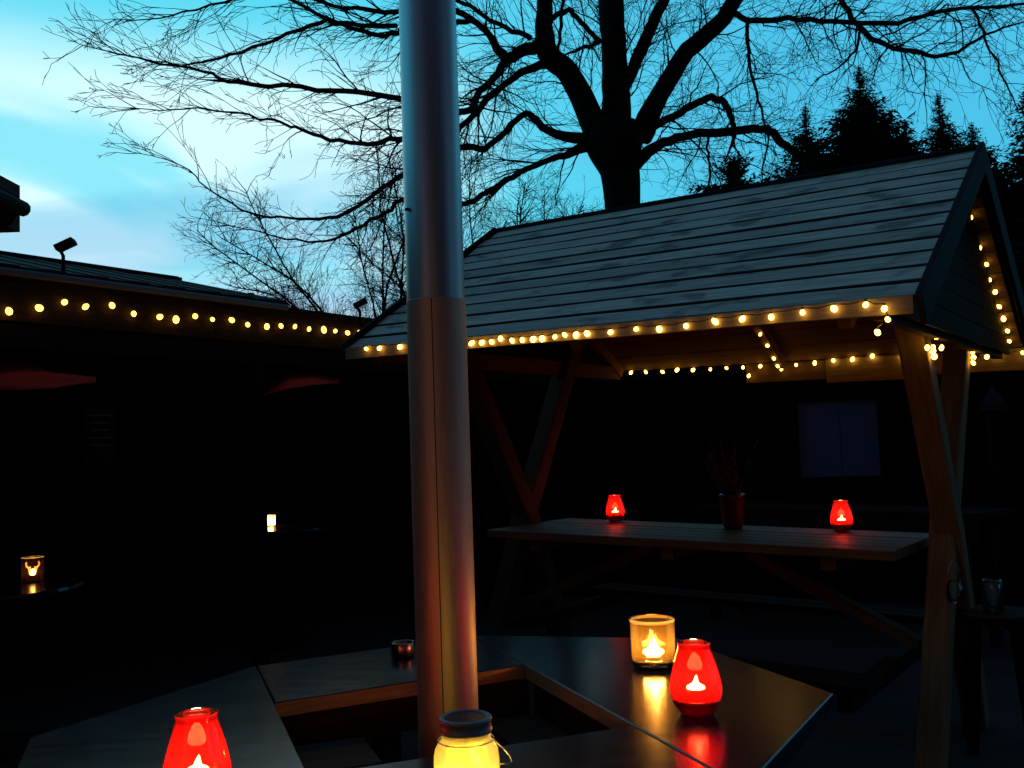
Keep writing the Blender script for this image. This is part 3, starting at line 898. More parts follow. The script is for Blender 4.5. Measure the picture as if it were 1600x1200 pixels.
for q in range(NZ):
    for a_ in range(NA):
        a2 = (a_ + 1) % NA
        dl = (2 * math.pi * (a_ + 0.5) / NA - fang + math.pi) % (2 * math.pi) - math.pi
        xx, zz = dl * RG, 0.010 + (HG - 0.014) * (q + 0.5) / NZ
        b.face((q * NA + a_, q * NA + a2, (q + 1) * NA + a2, (q + 1) * NA + a_), None, 1 if any(inside(xx, zz, p_) for p_ in heads) else 0, True)
b.build('glass', [M['staglass'], M['litglass']], st)
P2 = at_z(423, 822, H - 0.545)
porch_table(P2 + V((0.10, -0.18, 0)), 'dark table under the small bright candle glass behind the porch post', 0.40)
sm_ = thing('small_candle_glass', P2, 'small square yellow candle glass glowing on the far porch table', 'candle holder')
c = P2 + V((0, 0, 0.001))
b = MB()
sq = 0.031
i0 = 0
prof = [(sq, sq), (-sq, sq), (-sq, -sq), (sq, -sq)]
for z_ in (0.0, 0.088):
    for (x_, y_) in prof:
        b.v.append(c + V((x_, y_, z_)))
for k in range(4):
    b.face((k, (k + 1) % 4, 4 + (k + 1) % 4, 4 + k))
b.face((3, 2, 1, 0))
b.build('glass', M['litglass'], sm_)
b = MB(); b.lathe([(0.0, 0.002), (0.018, 0.002), (0.018, 0.02), (0.0, 0.02)], c, 16); b.build('tealight', M['wax'], sm_)
flame_glow_mb(c + V((0, 0, 0.022)), 0.045, 0.013).build('flame_glow', M['flame_glow'], sm_)

# ================================================================== HOUSE on the left and behind the viewer
hs = thing('house', (-4.5, 1.0, 0), 'dark brick house beside the terrace, its gutter corner showing at the left edge', 'house')
GE = at_y(52, 329, 4.3)
EZ = GE.z
xw = GE.x - 0.34
b = MB(); b.box((xw - 1.8, (4.05 - 4.0) / 2, EZ / 2 - 0.05), V((0, 1, 0)), V((1, 0, 0)), V((0, 0, 1)), (4.05 + 4.0) / 2, 1.8, EZ / 2 - 0.06); b.build('wall', M['brick'], hs)
b = MB()
b.beam(V((GE.x - 0.06, 0.1, EZ + 0.03)), V((GE.x - 2.2, 0.1, EZ + 0.55)), 8.3, 0.06); b.build('roof', M['slate'], hs)
b = MB(); b.tube([V((GE.x - 0.03, 4.27, EZ)), V((GE.x - 0.03, -4.0, EZ))], 0.035, 10); b.build('gutter', M['black'], hs)
b = MB()   # curved soffit board under the eave, end-on to the viewer
prof = [(0.0, -0.02), (-0.03, -0.075), (-0.085, -0.10), (-0.15, -0.095), (-0.42, -0.095), (-0.42, 0.06), (-0.02, 0.0)]
for y_ in (4.24, -4.0):
    for (x_, z_) in prof:
        b.v.append(V((GE.x - 0.035 + x_, y_, EZ + z_)))
n = len(prof)
for k in range(n):
    b.face((k, (k + 1) % n, n + (k + 1) % n, n + k))
b.face(list(range(n))[::-1]); b.face([n + k for k in range(n)])
b.build('soffit', M['black'], hs)
b = MB(); b.box(at_y(-20, 319, 4.3), V((0, 0, 1)), V((1, 0, 0)), V((0, 1, 0)), 0.11, 0.098, 0.10); b.build('vent_stack', M['brick'], hs)
# unseen lit windows in the terrace side of that house; second added to warm the flue
wz0, wz1 = 0.55, 2.25
for wy in (-0.95, -2.55):
    f_ = MB()
    for yy in (wy - 0.40, wy + 0.40):
        f_.box((xw + 0.03, yy, (wz0 + wz1) / 2), V((0, 0, 1)), V((1, 0, 0)), V((0, 1, 0)), (wz1 - wz0) / 2 + 0.05, 0.03, 0.035)
    for zz in (wz0, 1.5, wz1):
        f_.box((xw + 0.028, wy, zz), V((0, 1, 0)), V((1, 0, 0)), V((0, 0, 1)), 0.36, 0.028, 0.03)
    fr_ = f_.build('window_frame', M['frame'], hs)
    b = MB(); b.box((xw + 0.012, wy, (wz0 + wz1) / 2), V((0, 0, 1)), V((1, 0, 0)), V((0, 1, 0)), (wz1 - wz0) / 2, 0.005, 0.37); b.build('unseen_lit_pane', M['unseenwin'], fr_)
# taller house behind the viewer
h2 = thing('house', (4.5, -5.5, 0), 'taller dark brick house standing behind the viewer', 'house')
b = MB(); b.box((3.4, -6.5, 2.6), V((1, 0, 0)), V((0, 1, 0)), V((0, 0, 1)), 5.2, 3.2, 2.6); b.build('wall', M['brick'], h2)
b = MB(); b.beam(V((3.4, -3.0, 5.1)), V((3.4, -6.6, 7.6)), 10.8, 0.08); b.beam(V((3.4, -10.0, 5.1)), V((3.4, -6.6, 7.6)), 10.8, 0.08); b.build('roof', M['slate'], h2)
for wx in (-1.0, 0.45):  # unseen lit windows, added for warm reflections on the flue
    f_ = MB()
    for xx in (wx - 0.42, wx + 0.42):
        f_.box((xx, -3.27, 1.45), V((0, 0, 1)), V((1, 0, 0)), V((0, 1, 0)), 0.72, 0.035, 0.03)
    for zz in (0.78, 1.45, 2.12):
        f_.box((wx, -3.272, zz), V((1, 0, 0)), V((0, 0, 1)), V((0, 1, 0)), 0.38, 0.03, 0.028)
    fr_ = f_.build('window_frame', M['frame'], h2)
    b = MB(); b.box((wx, -3.288, 1.45), V((1, 0, 0)), V((0, 0, 1)), V((0, 1, 0)), 0.385, 0.66, 0.005); b.build('unseen_lit_pane', M['addedglow'], fr_)

# ================================================================== REAR BAR HUT behind the pavilion
RD = V((0.94, -0.342, 0)); RN = V((0.342, 0.94, 0)); RO = V((1.25, 9.2, 0))
def Rb(t, n, z):
    return RO + RD * t + RN * n + V((0, 0, z))
rb = thing('bar_hut', Rb(2, 1, 0), 'low dark timber hut behind the covered picnic table with one bluish window', 'hut')
ZH = 2.12
b = MB()
for k in range(44):
    t_ = -3.2 + 0.2 * k
    if abs(t_ + 0.1 - on_plane(1310, 685, RO, RN).__sub__(RO).dot(RD)) < 0.46:
        for (za, zb) in ((0, 0.98), (1.80, ZH)):
            b.box(Rb(t_ + 0.1, 0.004 * (k % 2), (za + zb) / 2), V((0, 0, 1)), RD, RN, (zb - za) / 2, 0.097, 0.012)
    else:
        b.box(Rb(t_ + 0.1, 0.004 * (k % 2), ZH / 2), V((0, 0, 1)), RD, RN, ZH / 2, 0.097, 0.012)
b.build('cladding', M['darkwall'], rb)['kind'] = 'stuff'
wc = on_plane(1310, 685, RO, RN)
ww, wh = 0.34, 0.34
tw_ = (wc - RO).dot(RD)
for (ta, tb, za, zb) in ((-3.2, tw_ - ww, 0, ZH), (tw_ + ww, 5.6, 0, ZH), (tw_ - ww, tw_ + ww, 0, wc.z - wh), (tw_ - ww, tw_ + ww, wc.z + wh, ZH)):
    b = MB(); b.box(Rb((ta + tb) / 2, 0.045, (za + zb) / 2), RD, RN, V((0, 0, 1)), (tb - ta) / 2, 0.025, (zb - za) / 2); b.build('wall', M['darkwall'], rb)
b = MB(); b.beam(Rb(1.2, -0.3, ZH - 0.02), Rb(1.2, 3.2, ZH + 0.16), 9.4, 0.08); b.build('roof', M['slate'], rb)
for t_ in (-3.2, 5.6):
    b = MB(); b.box(Rb(t_, 1.5, ZH / 2), RN, RD, V((0, 0, 1)), 1.5, 0.03, ZH / 2 - 0.02); b.build('wall', M['darkwall'], rb)
fr_ = MB()
for sx in (-1, 1):
    fr_.box(wc + RD * (sx * (ww + 0.03)), V((0, 0, 1)), RD, RN, wh + 0.06, 0.03, 0.04)
    fr_.box(wc + V((0, 0, sx * (wh + 0.03))), RD, V((0, 0, 1)), RN, ww, 0.03, 0.038)
wf_ = fr_.build('window_frame', M['frame'], rb)
b = MB(); b.box(wc + RN * 0.018 - RD * ww / 2, RD, V((0, 0, 1)), RN, ww / 2 + 0.012, wh, 0.004); b.build('pane', M['pane'], wf_)
b = MB(); b.box(wc + RN * 0.028 + RD * ww / 2, RD, V((0, 0, 1)), RN, ww / 2 - 0.004, wh, 0.004); b.build('pane', M['pane'], wf_)
# long plain table between hut and pavilion
q0, q1 = at_z(1078, 790, 0.93), at_z(1530, 803, 0.93)
td = (q1 - q0); td.z = 0; tl = td.length; td.normalize(); tn = V((-td.y, td.x, 0))
lt = thing('trestle_table', (q0 + q1) / 2 - V((0, 0, 0.93)), 'long plain wooden table in the dark behind the covered picnic table', 'table')
for k in range(4):
    b = MB(); b.box((q0 + q1) / 2 + tn * (0.07 + 0.14 * k) - V((0, 0, 0.02)), td, tn, V((0, 0, 1)), tl / 2, 0.067, 0.02, bev=0.003); b.build('plank', M['benchwood'], lt)
b = MB(); b.box((q0 + q1) / 2 + tn * 0.02 - V((0, 0, 0.12)), td, tn, V((0, 0, 1)), tl / 2 - 0.02, 0.012, 0.08); b.build('apron', M['benchwood'], lt)
for sx in (-1, 1):
    for sy in (0.08, 0.46):
        b = MB(); pq = (q0 + q1) / 2 + td * (sx * (tl / 2 - 0.15)) + tn * sy; b.beam(V((pq.x, pq.y, 0)), V((pq.x, pq.y, 0.89)), 0.07, 0.07, up=td); b.build('leg', M['benchwood'], lt)
# pale post with a small cap far right
pp = at_y(1556, 690, 7.2)
ps = thing('capped_post', (pp.x, pp.y, 0), 'faint pale post with a small pitched cap at the right edge', 'post')
b = MB(); b.beam(V((pp.x, pp.y, 0)), V((pp.x, pp.y, at_y(1556, 642, 7.2).z)), 0.09, 0.09, up=V((1, 0, 0)), bev=0.01); b.build('shaft', M['darkwall'], ps)
zc = at_y(1556, 642, 7.2).z
b = MB(); b.lathe([(0.0, zc), (0.10, zc), (0.10, zc + 0.05), (0.03, zc + 0.15), (0.0, zc + 0.20)], (pp.x, pp.y, 0), 4, sm=False); b.build('cap', M['edgewood'], ps)
# stool table with a glass jar at the right
sp = at_z(1553, 955, 0.62)
stl = thing('side_stool', (sp.x, sp.y, 0), 'dark low stool at the right edge carrying an empty glass jar', 'stool')
b = MB(); b.lathe([(0.0, 0.585), (0.19, 0.585), (0.20, 0.60), (0.19, 0.62), (0.0, 0.62)], (sp.x, sp.y, 0), 32, sm=False); b.build('seat', M['benchwood'], stl)
for k in range(4):
    a_ = k * math.pi / 2 + 0.4
    b = MB(); b.beam(V((sp.x + 0.12 * math.cos(a_), sp.y + 0.12 * math.sin(a_), 0.585)), V((sp.x + 0.19 * math.cos(a_), sp.y + 0.19 * math.sin(a_), 0)), 0.04, 0.04, up=V((1, 0, 0))); b.build('leg', M['benchwood'], stl)
b = MB(); b.lathe([(0.0, 0.622), (0.040, 0.622), (0.046, 0.63), (0.047, 0.74), (0.042, 0.76), (0.040, 0.765), (0.039, 0.75), (0.043, 0.735), (0.042, 0.635), (0.0, 0.630)], (sp.x, sp.y, 0), 32)
gj = b.build('glass_jar', M['clearglass'], None, base=(sp.x, sp.y, 0.622)); tag(gj, 'empty clear glass jar standing on the dark stool at the right edge', 'jar')
# glass jar hanging on the picnic table leg
hp = at_y(1492, 922, 4.05)
hj = thing('hanging_jar', hp - V((0, 0, 0.05)), 'small clear glass jar hanging by wire from the front leg of the picnic table', 'jar')
b = MB(); b.lathe([(0.0, -0.05), (0.028, -0.05), (0.033, -0.04), (0.033, 0.015), (0.025, 0.03), (0.025, 0.04), (0.023, 0.04), (0.023, 0.03), (0.030, 0.013), (0.030, -0.04), (0.0, -0.045)], hp, 24); b.build('glass', M['clearglass'], hj)
b = MB(); b.tube([hp + V((-0.026, 0, 0.035)), hp + V((-0.02, 0, 0.09)), hp + V((0, 0.01, 0.12)), hp + V((0.02, 0, 0.09)), hp + V((0.026, 0, 0.035))], 0.0015, 5); b.build('wire_loop', M['steelwire'], hj)

# ================================================================== POTTED PLANT on the picnic table
pb = on_plane(1146, 826, S(0, 0, TZ), E3)
pl = thing('potted_plant', pb, 'dry reddish plant in a glossy dark red pot in the middle of the picnic table', 'potted plant')
c = pb + V((0, 0, 0.002))
b = MB(); b.lathe([(0.0, 0.001), (0.048, 0.001), (0.056, 0.02), (0.064, 0.09), (0.068, 0.165), (0.073, 0.168), (0.073, 0.185), (0.069, 0.188), (0.064, 0.182), (0.062, 0.16), (0.0, 0.155)], c, 40); b.build('pot', M['pot'], pl)
b = MB(); leaf = MB()
for k in range(26):
    a_ = rnd.uniform(0, 2 * math.pi); lean = rnd.uniform(0.05, 0.55); L_ = rnd.uniform(0.14, 0.34)
    d = V((math.cos(a_) * lean - 0.12, math.sin(a_) * lean, 1)).normalized()
    pts = [c + V((0.02 * math.cos(a_), 0.02 * math.sin(a_), 0.155))]
    for s_ in range(5):
        d = (d + V((rnd.uniform(-.12, .12), rnd.uniform(-.12, .12), 0))).normalized()
        pts.append(pts[-1] + d * (L_ / 5))
        for q in range(9):
            base = pts[-1].lerp(pts[-2], rnd.random()); dl = (d + V((rnd.uniform(-1, 1), rnd.uniform(-1, 1), rnd.uniform(-.3, .6)))).normalized()
            sd_ = dl.cross(V((rnd.uniform(-1, 1), rnd.uniform(-1, 1), rnd.uniform(-1, 1)))).normalized() * rnd.uniform(0.003, 0.0055)
            ll = rnd.uniform(0.014, 0.030); i0 = len(leaf.v)
            leaf.v += [base, base + dl * ll * .5 + sd_, base + dl * ll, base + dl * ll * .5 - sd_]
            leaf.face((i0, i0 + 1, i0 + 2, i0 + 3))
    b.tube(pts, [0.0022, 0.002, 0.0018, 0.0015, 0.0012, 0.0008], 4)
b.build('stems', M['bark'], pl)
leaf.build('foliage', M['leaf'], pl)['kind'] = 'stuff'

# ================================================================== STRING LIGHTS
def bulb_mesh(r):
    b = MB(); b.lathe([(0.0003, -r * 1.25), (r * 0.75, -r * 0.85), (r, -r * 0.15), (r * 0.85, r * 0.5), (r * 0.45, r * 0.95), (0.0003, r * 1.1)], (0, 0, 0), 10)
    me_o = b.build('bulb', M['bulb'], None)
    me = me_o.data
    bpy.data.objects.remove(me_o)
    return me
def string(name, pts, r, label, me, wire_off=V((0, 0, 0.016)), sag=0.01, group='strings of warm lights'):
    t = thing(name, pts[0], label, 'string lights', group)
    w = []
    for i, p in enumerate(pts):
        o = bpy.data.objects.new('bulb', me)
        C.objects.link(o)
        o.parent = t
        o.location = p - V(pts[0])
        o.rotation_euler = (rnd.uniform(-.9, .9), rnd.uniform(-.9, .9), 0)
        k_s = rnd.uniform(0.78, 1.15); o.scale = (k_s, k_s, k_s * rnd.uniform(0.95, 1.25))
        q = p + wire_off
        if w:
            w.append((w[-1] + q) / 2 - V((0, 0, sag * rnd.uniform(0.2, 1))))
        w.append(q)
    b = MB(); b.tube(w, 0.0022, 4)
    for p in pts:
        b.tube([p + wire_off * 0.6, p + wire_off * 1.15], wire_off.length * 0.30, 6)
    b.build('wire', M['wire'], t)
    return t
me_s = bulb_mesh(0.0112)
me_g = bulb_mesh(0.0185); me_g.materials.clear(); me_g.materials.append(M['globe'])
# front eave (just proud of the fascia)
fpx = [(572, 545), (593, 544), (625, 542), (650, 540), (672, 539), (694, 538), (716, 537), (737, 536), (753, 535), (768, 534), (782, 529), (800, 532), (816, 531), (833, 530), (847, 529), (867, 526), (882, 523), (900, 523), (917, 521), (954, 519), (994, 514), (1030, 514), (1072, 509), (1117, 502), (1160, 498), (1205, 495), (1254, 488), (1303, 482), (1353, 476), (1382, 482)]
dnf = (E2 * (-WE) + E3 * (ZS - ZR)).normalized()
Lsf = (E2 * (-WE) + E3 * (ZS - ZR)).length
pf0 = S(0, 0, ZR) + dnf * (Lsf + 0.006) - E2 * 0.024
string('string_lights', [on_plane(x, y, pf0, E2) for x, y in fpx] + [on_plane(1387, 499, pf0, E2), on_plane(1371, 519, pf0 + E2 * 0.12, E2)], 0, 'warm fairy lights strung along the front eave of the picnic table roof', me_s)
pb0 = S(0, WE - 0.04, 0)
bpx = [(912, 585), (948, 584), (986, 582), (1009, 581), (1035, 581), (1058, 578), (1083, 578), (1110, 577), (1135, 575), (1161, 574), (1170, 587), (1188, 572), (1221, 577), (1244, 570), (1273, 567), (1302, 563), (1332, 561), (1363, 556), (1410, 557), (1440, 553), (1510, 557), (1555, 556), (1598, 551)]
string('string_lights', [on_plane(x, y, pb0, E2) for x, y in bpx], 0, 'warm fairy lights strung inside the back eave of the picnic table roof', me_s)
# gable overhang
# along one rafter
rpx = [(1188, 522), (1199, 540), (1209, 560), (1215, 572)]
dnb = (E2 * WE + E3 * (ZSB - ZR)).normalized()
nnb = E1.cross(dnb); nnb = nnb if nnb.dot(E3) > 0 else -nnb
string('string_lights', [on_plane(x, y, S(0, 0, ZR) - nnb * 0.13, nnb) for x, y in rpx], 0, 'four fairy lights running down a rafter inside the picnic table roof', me_s)
# short run under the tie beam of the right gable, between the posts
string('string_lights', [on_plane(x, y, S(1.285, 0, 0), E1) for x, y in ((1449, 543), (1458, 549), (1460, 557), (1471, 543))] + [S(1.277, -0.34, 0.452), S(1.272, -0.37, 0.40), S(1.262, 0.585, 0.44), S(1.262, 0.60, 0.415), S(1.264, 0.57, 0.385), S(1.285, 0.84, 0.43)], 0, 'clump of fairy lights bunched under the right gable between the two posts', me_s)
# gable overhang
gpx = [(1516, 340), (1522, 364), (1530, 387), (1541, 413), (1546, 437), (1555, 456), (1561, 479), (1568, 498), (1574, 517), (1577, 533)]
string('string_lights', [on_plane(x, y, S(0, 0, ZR) - nnb * 0.068, nnb) for x, y in gpx], 0, 'warm fairy lights running up inside the right gable overhang', me_s)
# left building
lpx = [(-30, 480), (14, 486), (61, 481), (101, 472), (134, 479), (175, 477), (209, 490), (250, 495), (275, 499), (305, 494), (332, 499), (362, 500), (387, 507), (417, 510), (439, 509), (461, 510), (483, 514), (506, 515), (524, 517), (543, 520), (562, 520), (580, 522)]
string('festoon_lights', [on_plane(x, y, Lb(0, -0.085, 0), GN_) for x, y in lpx], 0, 'warm globe lights strung along the fascia of the left outbuilding', me_g, wire_off=V((0, 0, 0.027)), sag=0.02)

# ================================================================== TREES
def seg_dir(d, k):
    return (d + V((rnd.gauss(0, k), rnd.gauss(0, k), rnd.gauss(0, k)))).normalized()
def twigs(mb, p, d, L, r, lvl, lift, wob=0.16, dens=1.0, alo=0.40, ahi=0.95):
    n = max(3, int(L / (0.11 if lvl > 1 else 0.14)))
    n = min(n, 11)
    pts, rad = [p], [r]
    st_ = L / n
    for i in range(n):
        d = seg_dir(d, wob)
        d = (d + V((0, 0, lift * 0.10))).normalized()
        p = p + d * st_
        pts.append(p); rad.append(max(0.0026, r * (1 - 0.8 * (i + 1) / n)))
        if lvl > 0 and i >= 1 and rnd.random() < 0.80 * dens:
            for _ in range(1 if rnd.random() < 0.6 else 2):
                perp = d.cross(V((rnd.gauss(0, 1), rnd.gauss(0, 1), rnd.gauss(0, 1)))).normalized()
                an = rnd.uniform(alo, ahi)
                dd = (d * math.cos(an) + perp * math.sin(an)).normalized()
                twigs(mb, p, dd, L * rnd.uniform(0.35, 0.62) * (1 - 0.35 * i / n), max(0.0027, rad[-1] * 0.66), lvl - 1, lift, wob, dens, alo, ahi)
    mb.tube(pts, rad, 4 if lvl > 1 else 3, cap=False)
def smooth_poly(pts, rad, sub=4):
    out, ro = [], []
    n = len(pts)
    for i in range(n - 1):
        p0, p1, p2, p3 = pts[max(i - 1, 0)], pts[i], pts[i + 1], pts[min(i + 2, n - 1)]
        for s_ in range(sub):
            t = s_ / sub
            out.append(0.5 * ((2 * p1) + (p2 - p0) * t + (2 * p0 - 5 * p1 + 4 * p2 - p3) * t * t + (3 * p1 - 3 * p2 + p3 - p0) * t * t * t))
            ro.append(rad[i] * (1 - t) + rad[i + 1] * t)
    out.append(pts[-1]); ro.append(rad[-1])
    return out, ro
big = thing('bare_tree', V((1.38, 12.2, 0)), 'large bare spreading tree with thick dark limbs behind the picnic table', 'tree')
TY = 12.0
tb_ = at_y(975, 420, TY)
trunk_px = [(976, 560, 70), (974, 420, 64), (973, 330, 60), (969, 270, 68), (960, 228, 100), (960, 195, 92)]
pts = [at_y(x, y, TY) for x, y, w in trunk_px]
pts[0] = V((pts[1].x + 0.03, TY, -0.05)); rr = [w / 2 * TY / F_PX * 0.93 for *_, w in trunk_px]; rr[0] = 0.42
sp_, sr_ = smooth_poly(pts, rr, 4)
mb = MB(); mb.tube(sp_, sr_, 14); mb.build('trunk', M['bark'], big)
# limbs: (px, py, depth, width px), children lift, twig density, child length
limbs = [
    # main stems
    ([(962, 215, 12.0, 62), (962, 150, 12.0, 50), (960, 80, 12.0, 44), (954, 0, 12.1, 46), (958, -120, 12.2, 34), (975, -300, 12.4, 22), (960, -480, 12.6, 8)], 0.4, 0.8, 1.3),
    ([(938, 218, 12.0, 50), (915, 165, 11.9, 44), (888, 115, 11.7, 40), (855, 80, 11.6, 40), (850, 30, 11.5, 30), (852, -40, 11.4, 26), (820, -180, 11.2, 16), (790, -320, 11.0, 5)], 0.3, 0.8, 1.2),
    ([(1000, 212, 12.1, 46), (1030, 150, 12.2, 34), (1075, 80, 12.4, 32), (1120, 40, 12.5, 30), (1160, -20, 12.7, 26), (1230, -140, 13.0, 16), (1290, -300, 13.2, 5)], 0.3, 0.9, 1.2),
    ([(975, 140, 12.05, 20), (1000, 80, 11.9, 24), (1020, 35, 11.8, 22), (1040, -10, 11.7, 20), (1075, -120, 11.4, 10), (1090, -220, 11.3, 4)], 0.2, 0.9, 1.0),
    # left-hand limbs off the second stem
    ([(850, 70, 11.6, 26), (815, 80, 11.4, 22), (790, 92, 11.2, 20), (765, 55, 10.9, 14), (735, 30, 10.6, 13), (690, 10, 10.3, 12), (600, 18, 9.9, 10), (540, 12, 9.6, 8), (450, -10, 9.3, 7), (340, -40, 9.0, 4)], -0.15, 1.0, 1.1),
    ([(790, 92, 11.2, 16), (772, 122, 11.0, 14), (745, 150, 10.7, 14), (735, 172, 10.6, 14), (680, 172, 10.2, 13), (624, 155, 9.9, 12), (560, 146, 9.6, 11), (470, 138, 9.3, 10), (372, 130, 9.0, 8), (318, 112, 8.8, 6), (235, 96, 8.6, 4), (165, 80, 8.4, 2.5), (118, 66, 8.3, 1.2)], 0.05, 1.15, 1.0),
    ([(855, 100, 11.6, 18), (800, 122, 11.3, 14), (750, 168, 11.0, 13), (728, 192, 10.8, 12), (680, 208, 10.4, 12), (624, 217, 10.1, 11), (560, 224, 9.8, 9), (505, 215, 9.6, 8), (450, 195, 9.4, 6), (405, 184, 9.2, 5), (330, 172, 9.0, 3.5), (250, 170, 8.8, 2.5), (195, 168, 8.7, 1.2)], 0.0, 1.15, 1.0),
    ([(955, 222, 12.0, 30), (912, 218, 12.0, 22), (858, 206, 11.8, 15), (822, 178, 11.6, 13), (790, 205, 11.4, 12), (758, 232, 11.2, 13), (722, 230, 10.9, 13), (670, 248, 10.5, 12), (628, 272, 10.2, 10), (560, 320, 9.9, 8), (512, 342, 9.7, 7), (450, 340, 9.5, 5), (392, 332, 9.3, 4.5), (328, 296, 9.1, 3.2), (280, 256, 9.0, 2.2), (200, 236, 8.9, 1.2)], 0.05, 1.0, 0.9),
    ([(960, 226, 12.0, 30), (914, 230, 12.0, 21), (880, 243, 11.9, 14), (850, 252, 11.8, 12), (800, 276, 11.5, 12), (760, 300, 11.3, 11), (728, 318, 11.1, 11), (690, 312, 10.9, 9), (636, 310, 10.7, 9), (600, 332, 10.5, 8), (556, 358, 10.3, 7), (510, 377, 10.1, 5), (450, 374, 10.0, 4), (400, 360, 9.9, 2.5), (330, 352, 9.8, 1.2)], 0.0, 1.0, 0.9),
    ([(735, 32, 10.6, 11), (690, 40, 10.3, 11), (620, 52, 9.9, 11), (590, 56, 9.8, 10), (545, 42, 9.6, 9), (500, 34, 9.5, 9), (432, 60, 9.2, 7), (360, 86, 9.0, 6), (300, 98, 8.8, 4), (220, 92, 8.7, 2.5), (150, 60, 8.6, 1.2)], 0.1, 1.1, 0.95),
    ([(620, 40, 9.8, 10), (545, 38, 9.5, 9), (480, 12, 9.3, 8), (420, -12, 9.2, 6), (330, 10, 9.0, 4.5), (250, 28, 8.9, 3), (175, 30, 8.8, 1.5)], 0.1, 1.0, 0.9),
    ([(830, 60, 11.6, 12), (790, 42, 11.7, 10), (745, 18, 11.8, 9), (700, -10, 11.9, 8), (640, -40, 12, 5)], 0.1, 1.0, 0.9),
    ([(858, 30, 11.6, 10), (888, 18, 11.6, 9), (915, 42, 11.7, 8), (935, 62, 11.9, 9)], 0, 0.4, 0.6),
    ([(935, 66, 11.9, 9), (905, 78, 11.7, 5), (878, 88, 11.5, 3), (840, 110, 11.3, 1.5)], 0, 0.8, 0.5),
    ([(872, 78, 11.5, 5), (876, 40, 11.4, 6), (880, 0, 11.4, 6), (884, -60, 11.4, 4)], 0.2, 0.5, 0.6),
    # right-hand limbs
    ([(968, 275, 12.0, 30), (1002, 247, 12.0, 24), (1030, 226, 11.9, 18), (1066, 213, 11.8, 15), (1125, 206, 11.7, 14), (1190, 201, 11.5, 13), (1212, 212, 11.4, 14), (1236, 232, 11.3, 12), (1262, 240, 11.2, 8), (1300, 222, 11.0, 3)], -0.15, 1.0, 0.9),
    ([(970, 226, 12.0, 26), (1000, 208, 12.0, 19), (1040, 188, 11.9, 13), (1082, 166, 11.8, 12), (1112, 152, 11.7, 12), (1132, 160, 11.7, 12), (1140, 180, 11.6, 10), (1146, 200, 11.6, 9)], 0, 0.8, 0.8),
    ([(1130, 28, 12.5, 12), (1150, 20, 12.3, 10), (1168, 30, 12.1, 10), (1230, 30, 11.8, 9), (1300, 32, 11.5, 8), (1385, 38, 11.2, 8), (1450, 22, 10.9, 7), (1520, 12, 10.6, 6), (1620, 8, 10.2, 4), (1700, 12, 10, 1.5)], -0.1, 1.0, 0.95),
    ([(1305, -60, 11.6, 9), (1312, -10, 11.4, 9), (1330, 28, 11.2, 9), (1355, 52, 11.0, 9), (1395, 74, 10.8, 8), (1450, 85, 10.5, 7), (1490, 84, 10.4, 6), (1525, 62, 10.2, 5), (1580, 40, 10.0, 3)], -0.2, 1.0, 0.95),
    ([(1168, 30, 12.1, 7), (1168, 70, 12.0, 6), (1175, 115, 11.9, 5), (1188, 170, 11.8, 4), (1196, 200, 11.6, 3)], -0.3, 0.9, 0.7),
    ([(1345, 45, 11.1, 5), (1335, 80, 11.0, 4), (1310, 105, 10.9, 3), (1280, 122, 10.8, 2)], -0.3, 0.8, 0.6),
    ([(1520, 14, 10.6, 5), (1535, 50, 10.5, 4), (1550, 90, 10.4, 3.5), (1572, 130, 10.3, 3), (1590, 170, 10.2, 1.5)], -0.3, 0.9, 0.6),
    ([(1108, 208, 11.7, 5), (1106, 240, 11.6, 4), (1110, 270, 11.6, 4), (1104, 300, 11.6, 3)], -0.3, 0.8, 0.5),
    ([(962, -120, 12.2, 16), (900, -200, 11.5, 10), (820, -300, 11, 5), (760, -360, 10.5, 2)], 0.2, 0.7, 1.0),
    ([(975, -280, 12.4, 14), (1060, -380, 12.8, 8), (1130, -480, 13, 3)], 0.3, 0.7, 1.0),
]
tw = MB()
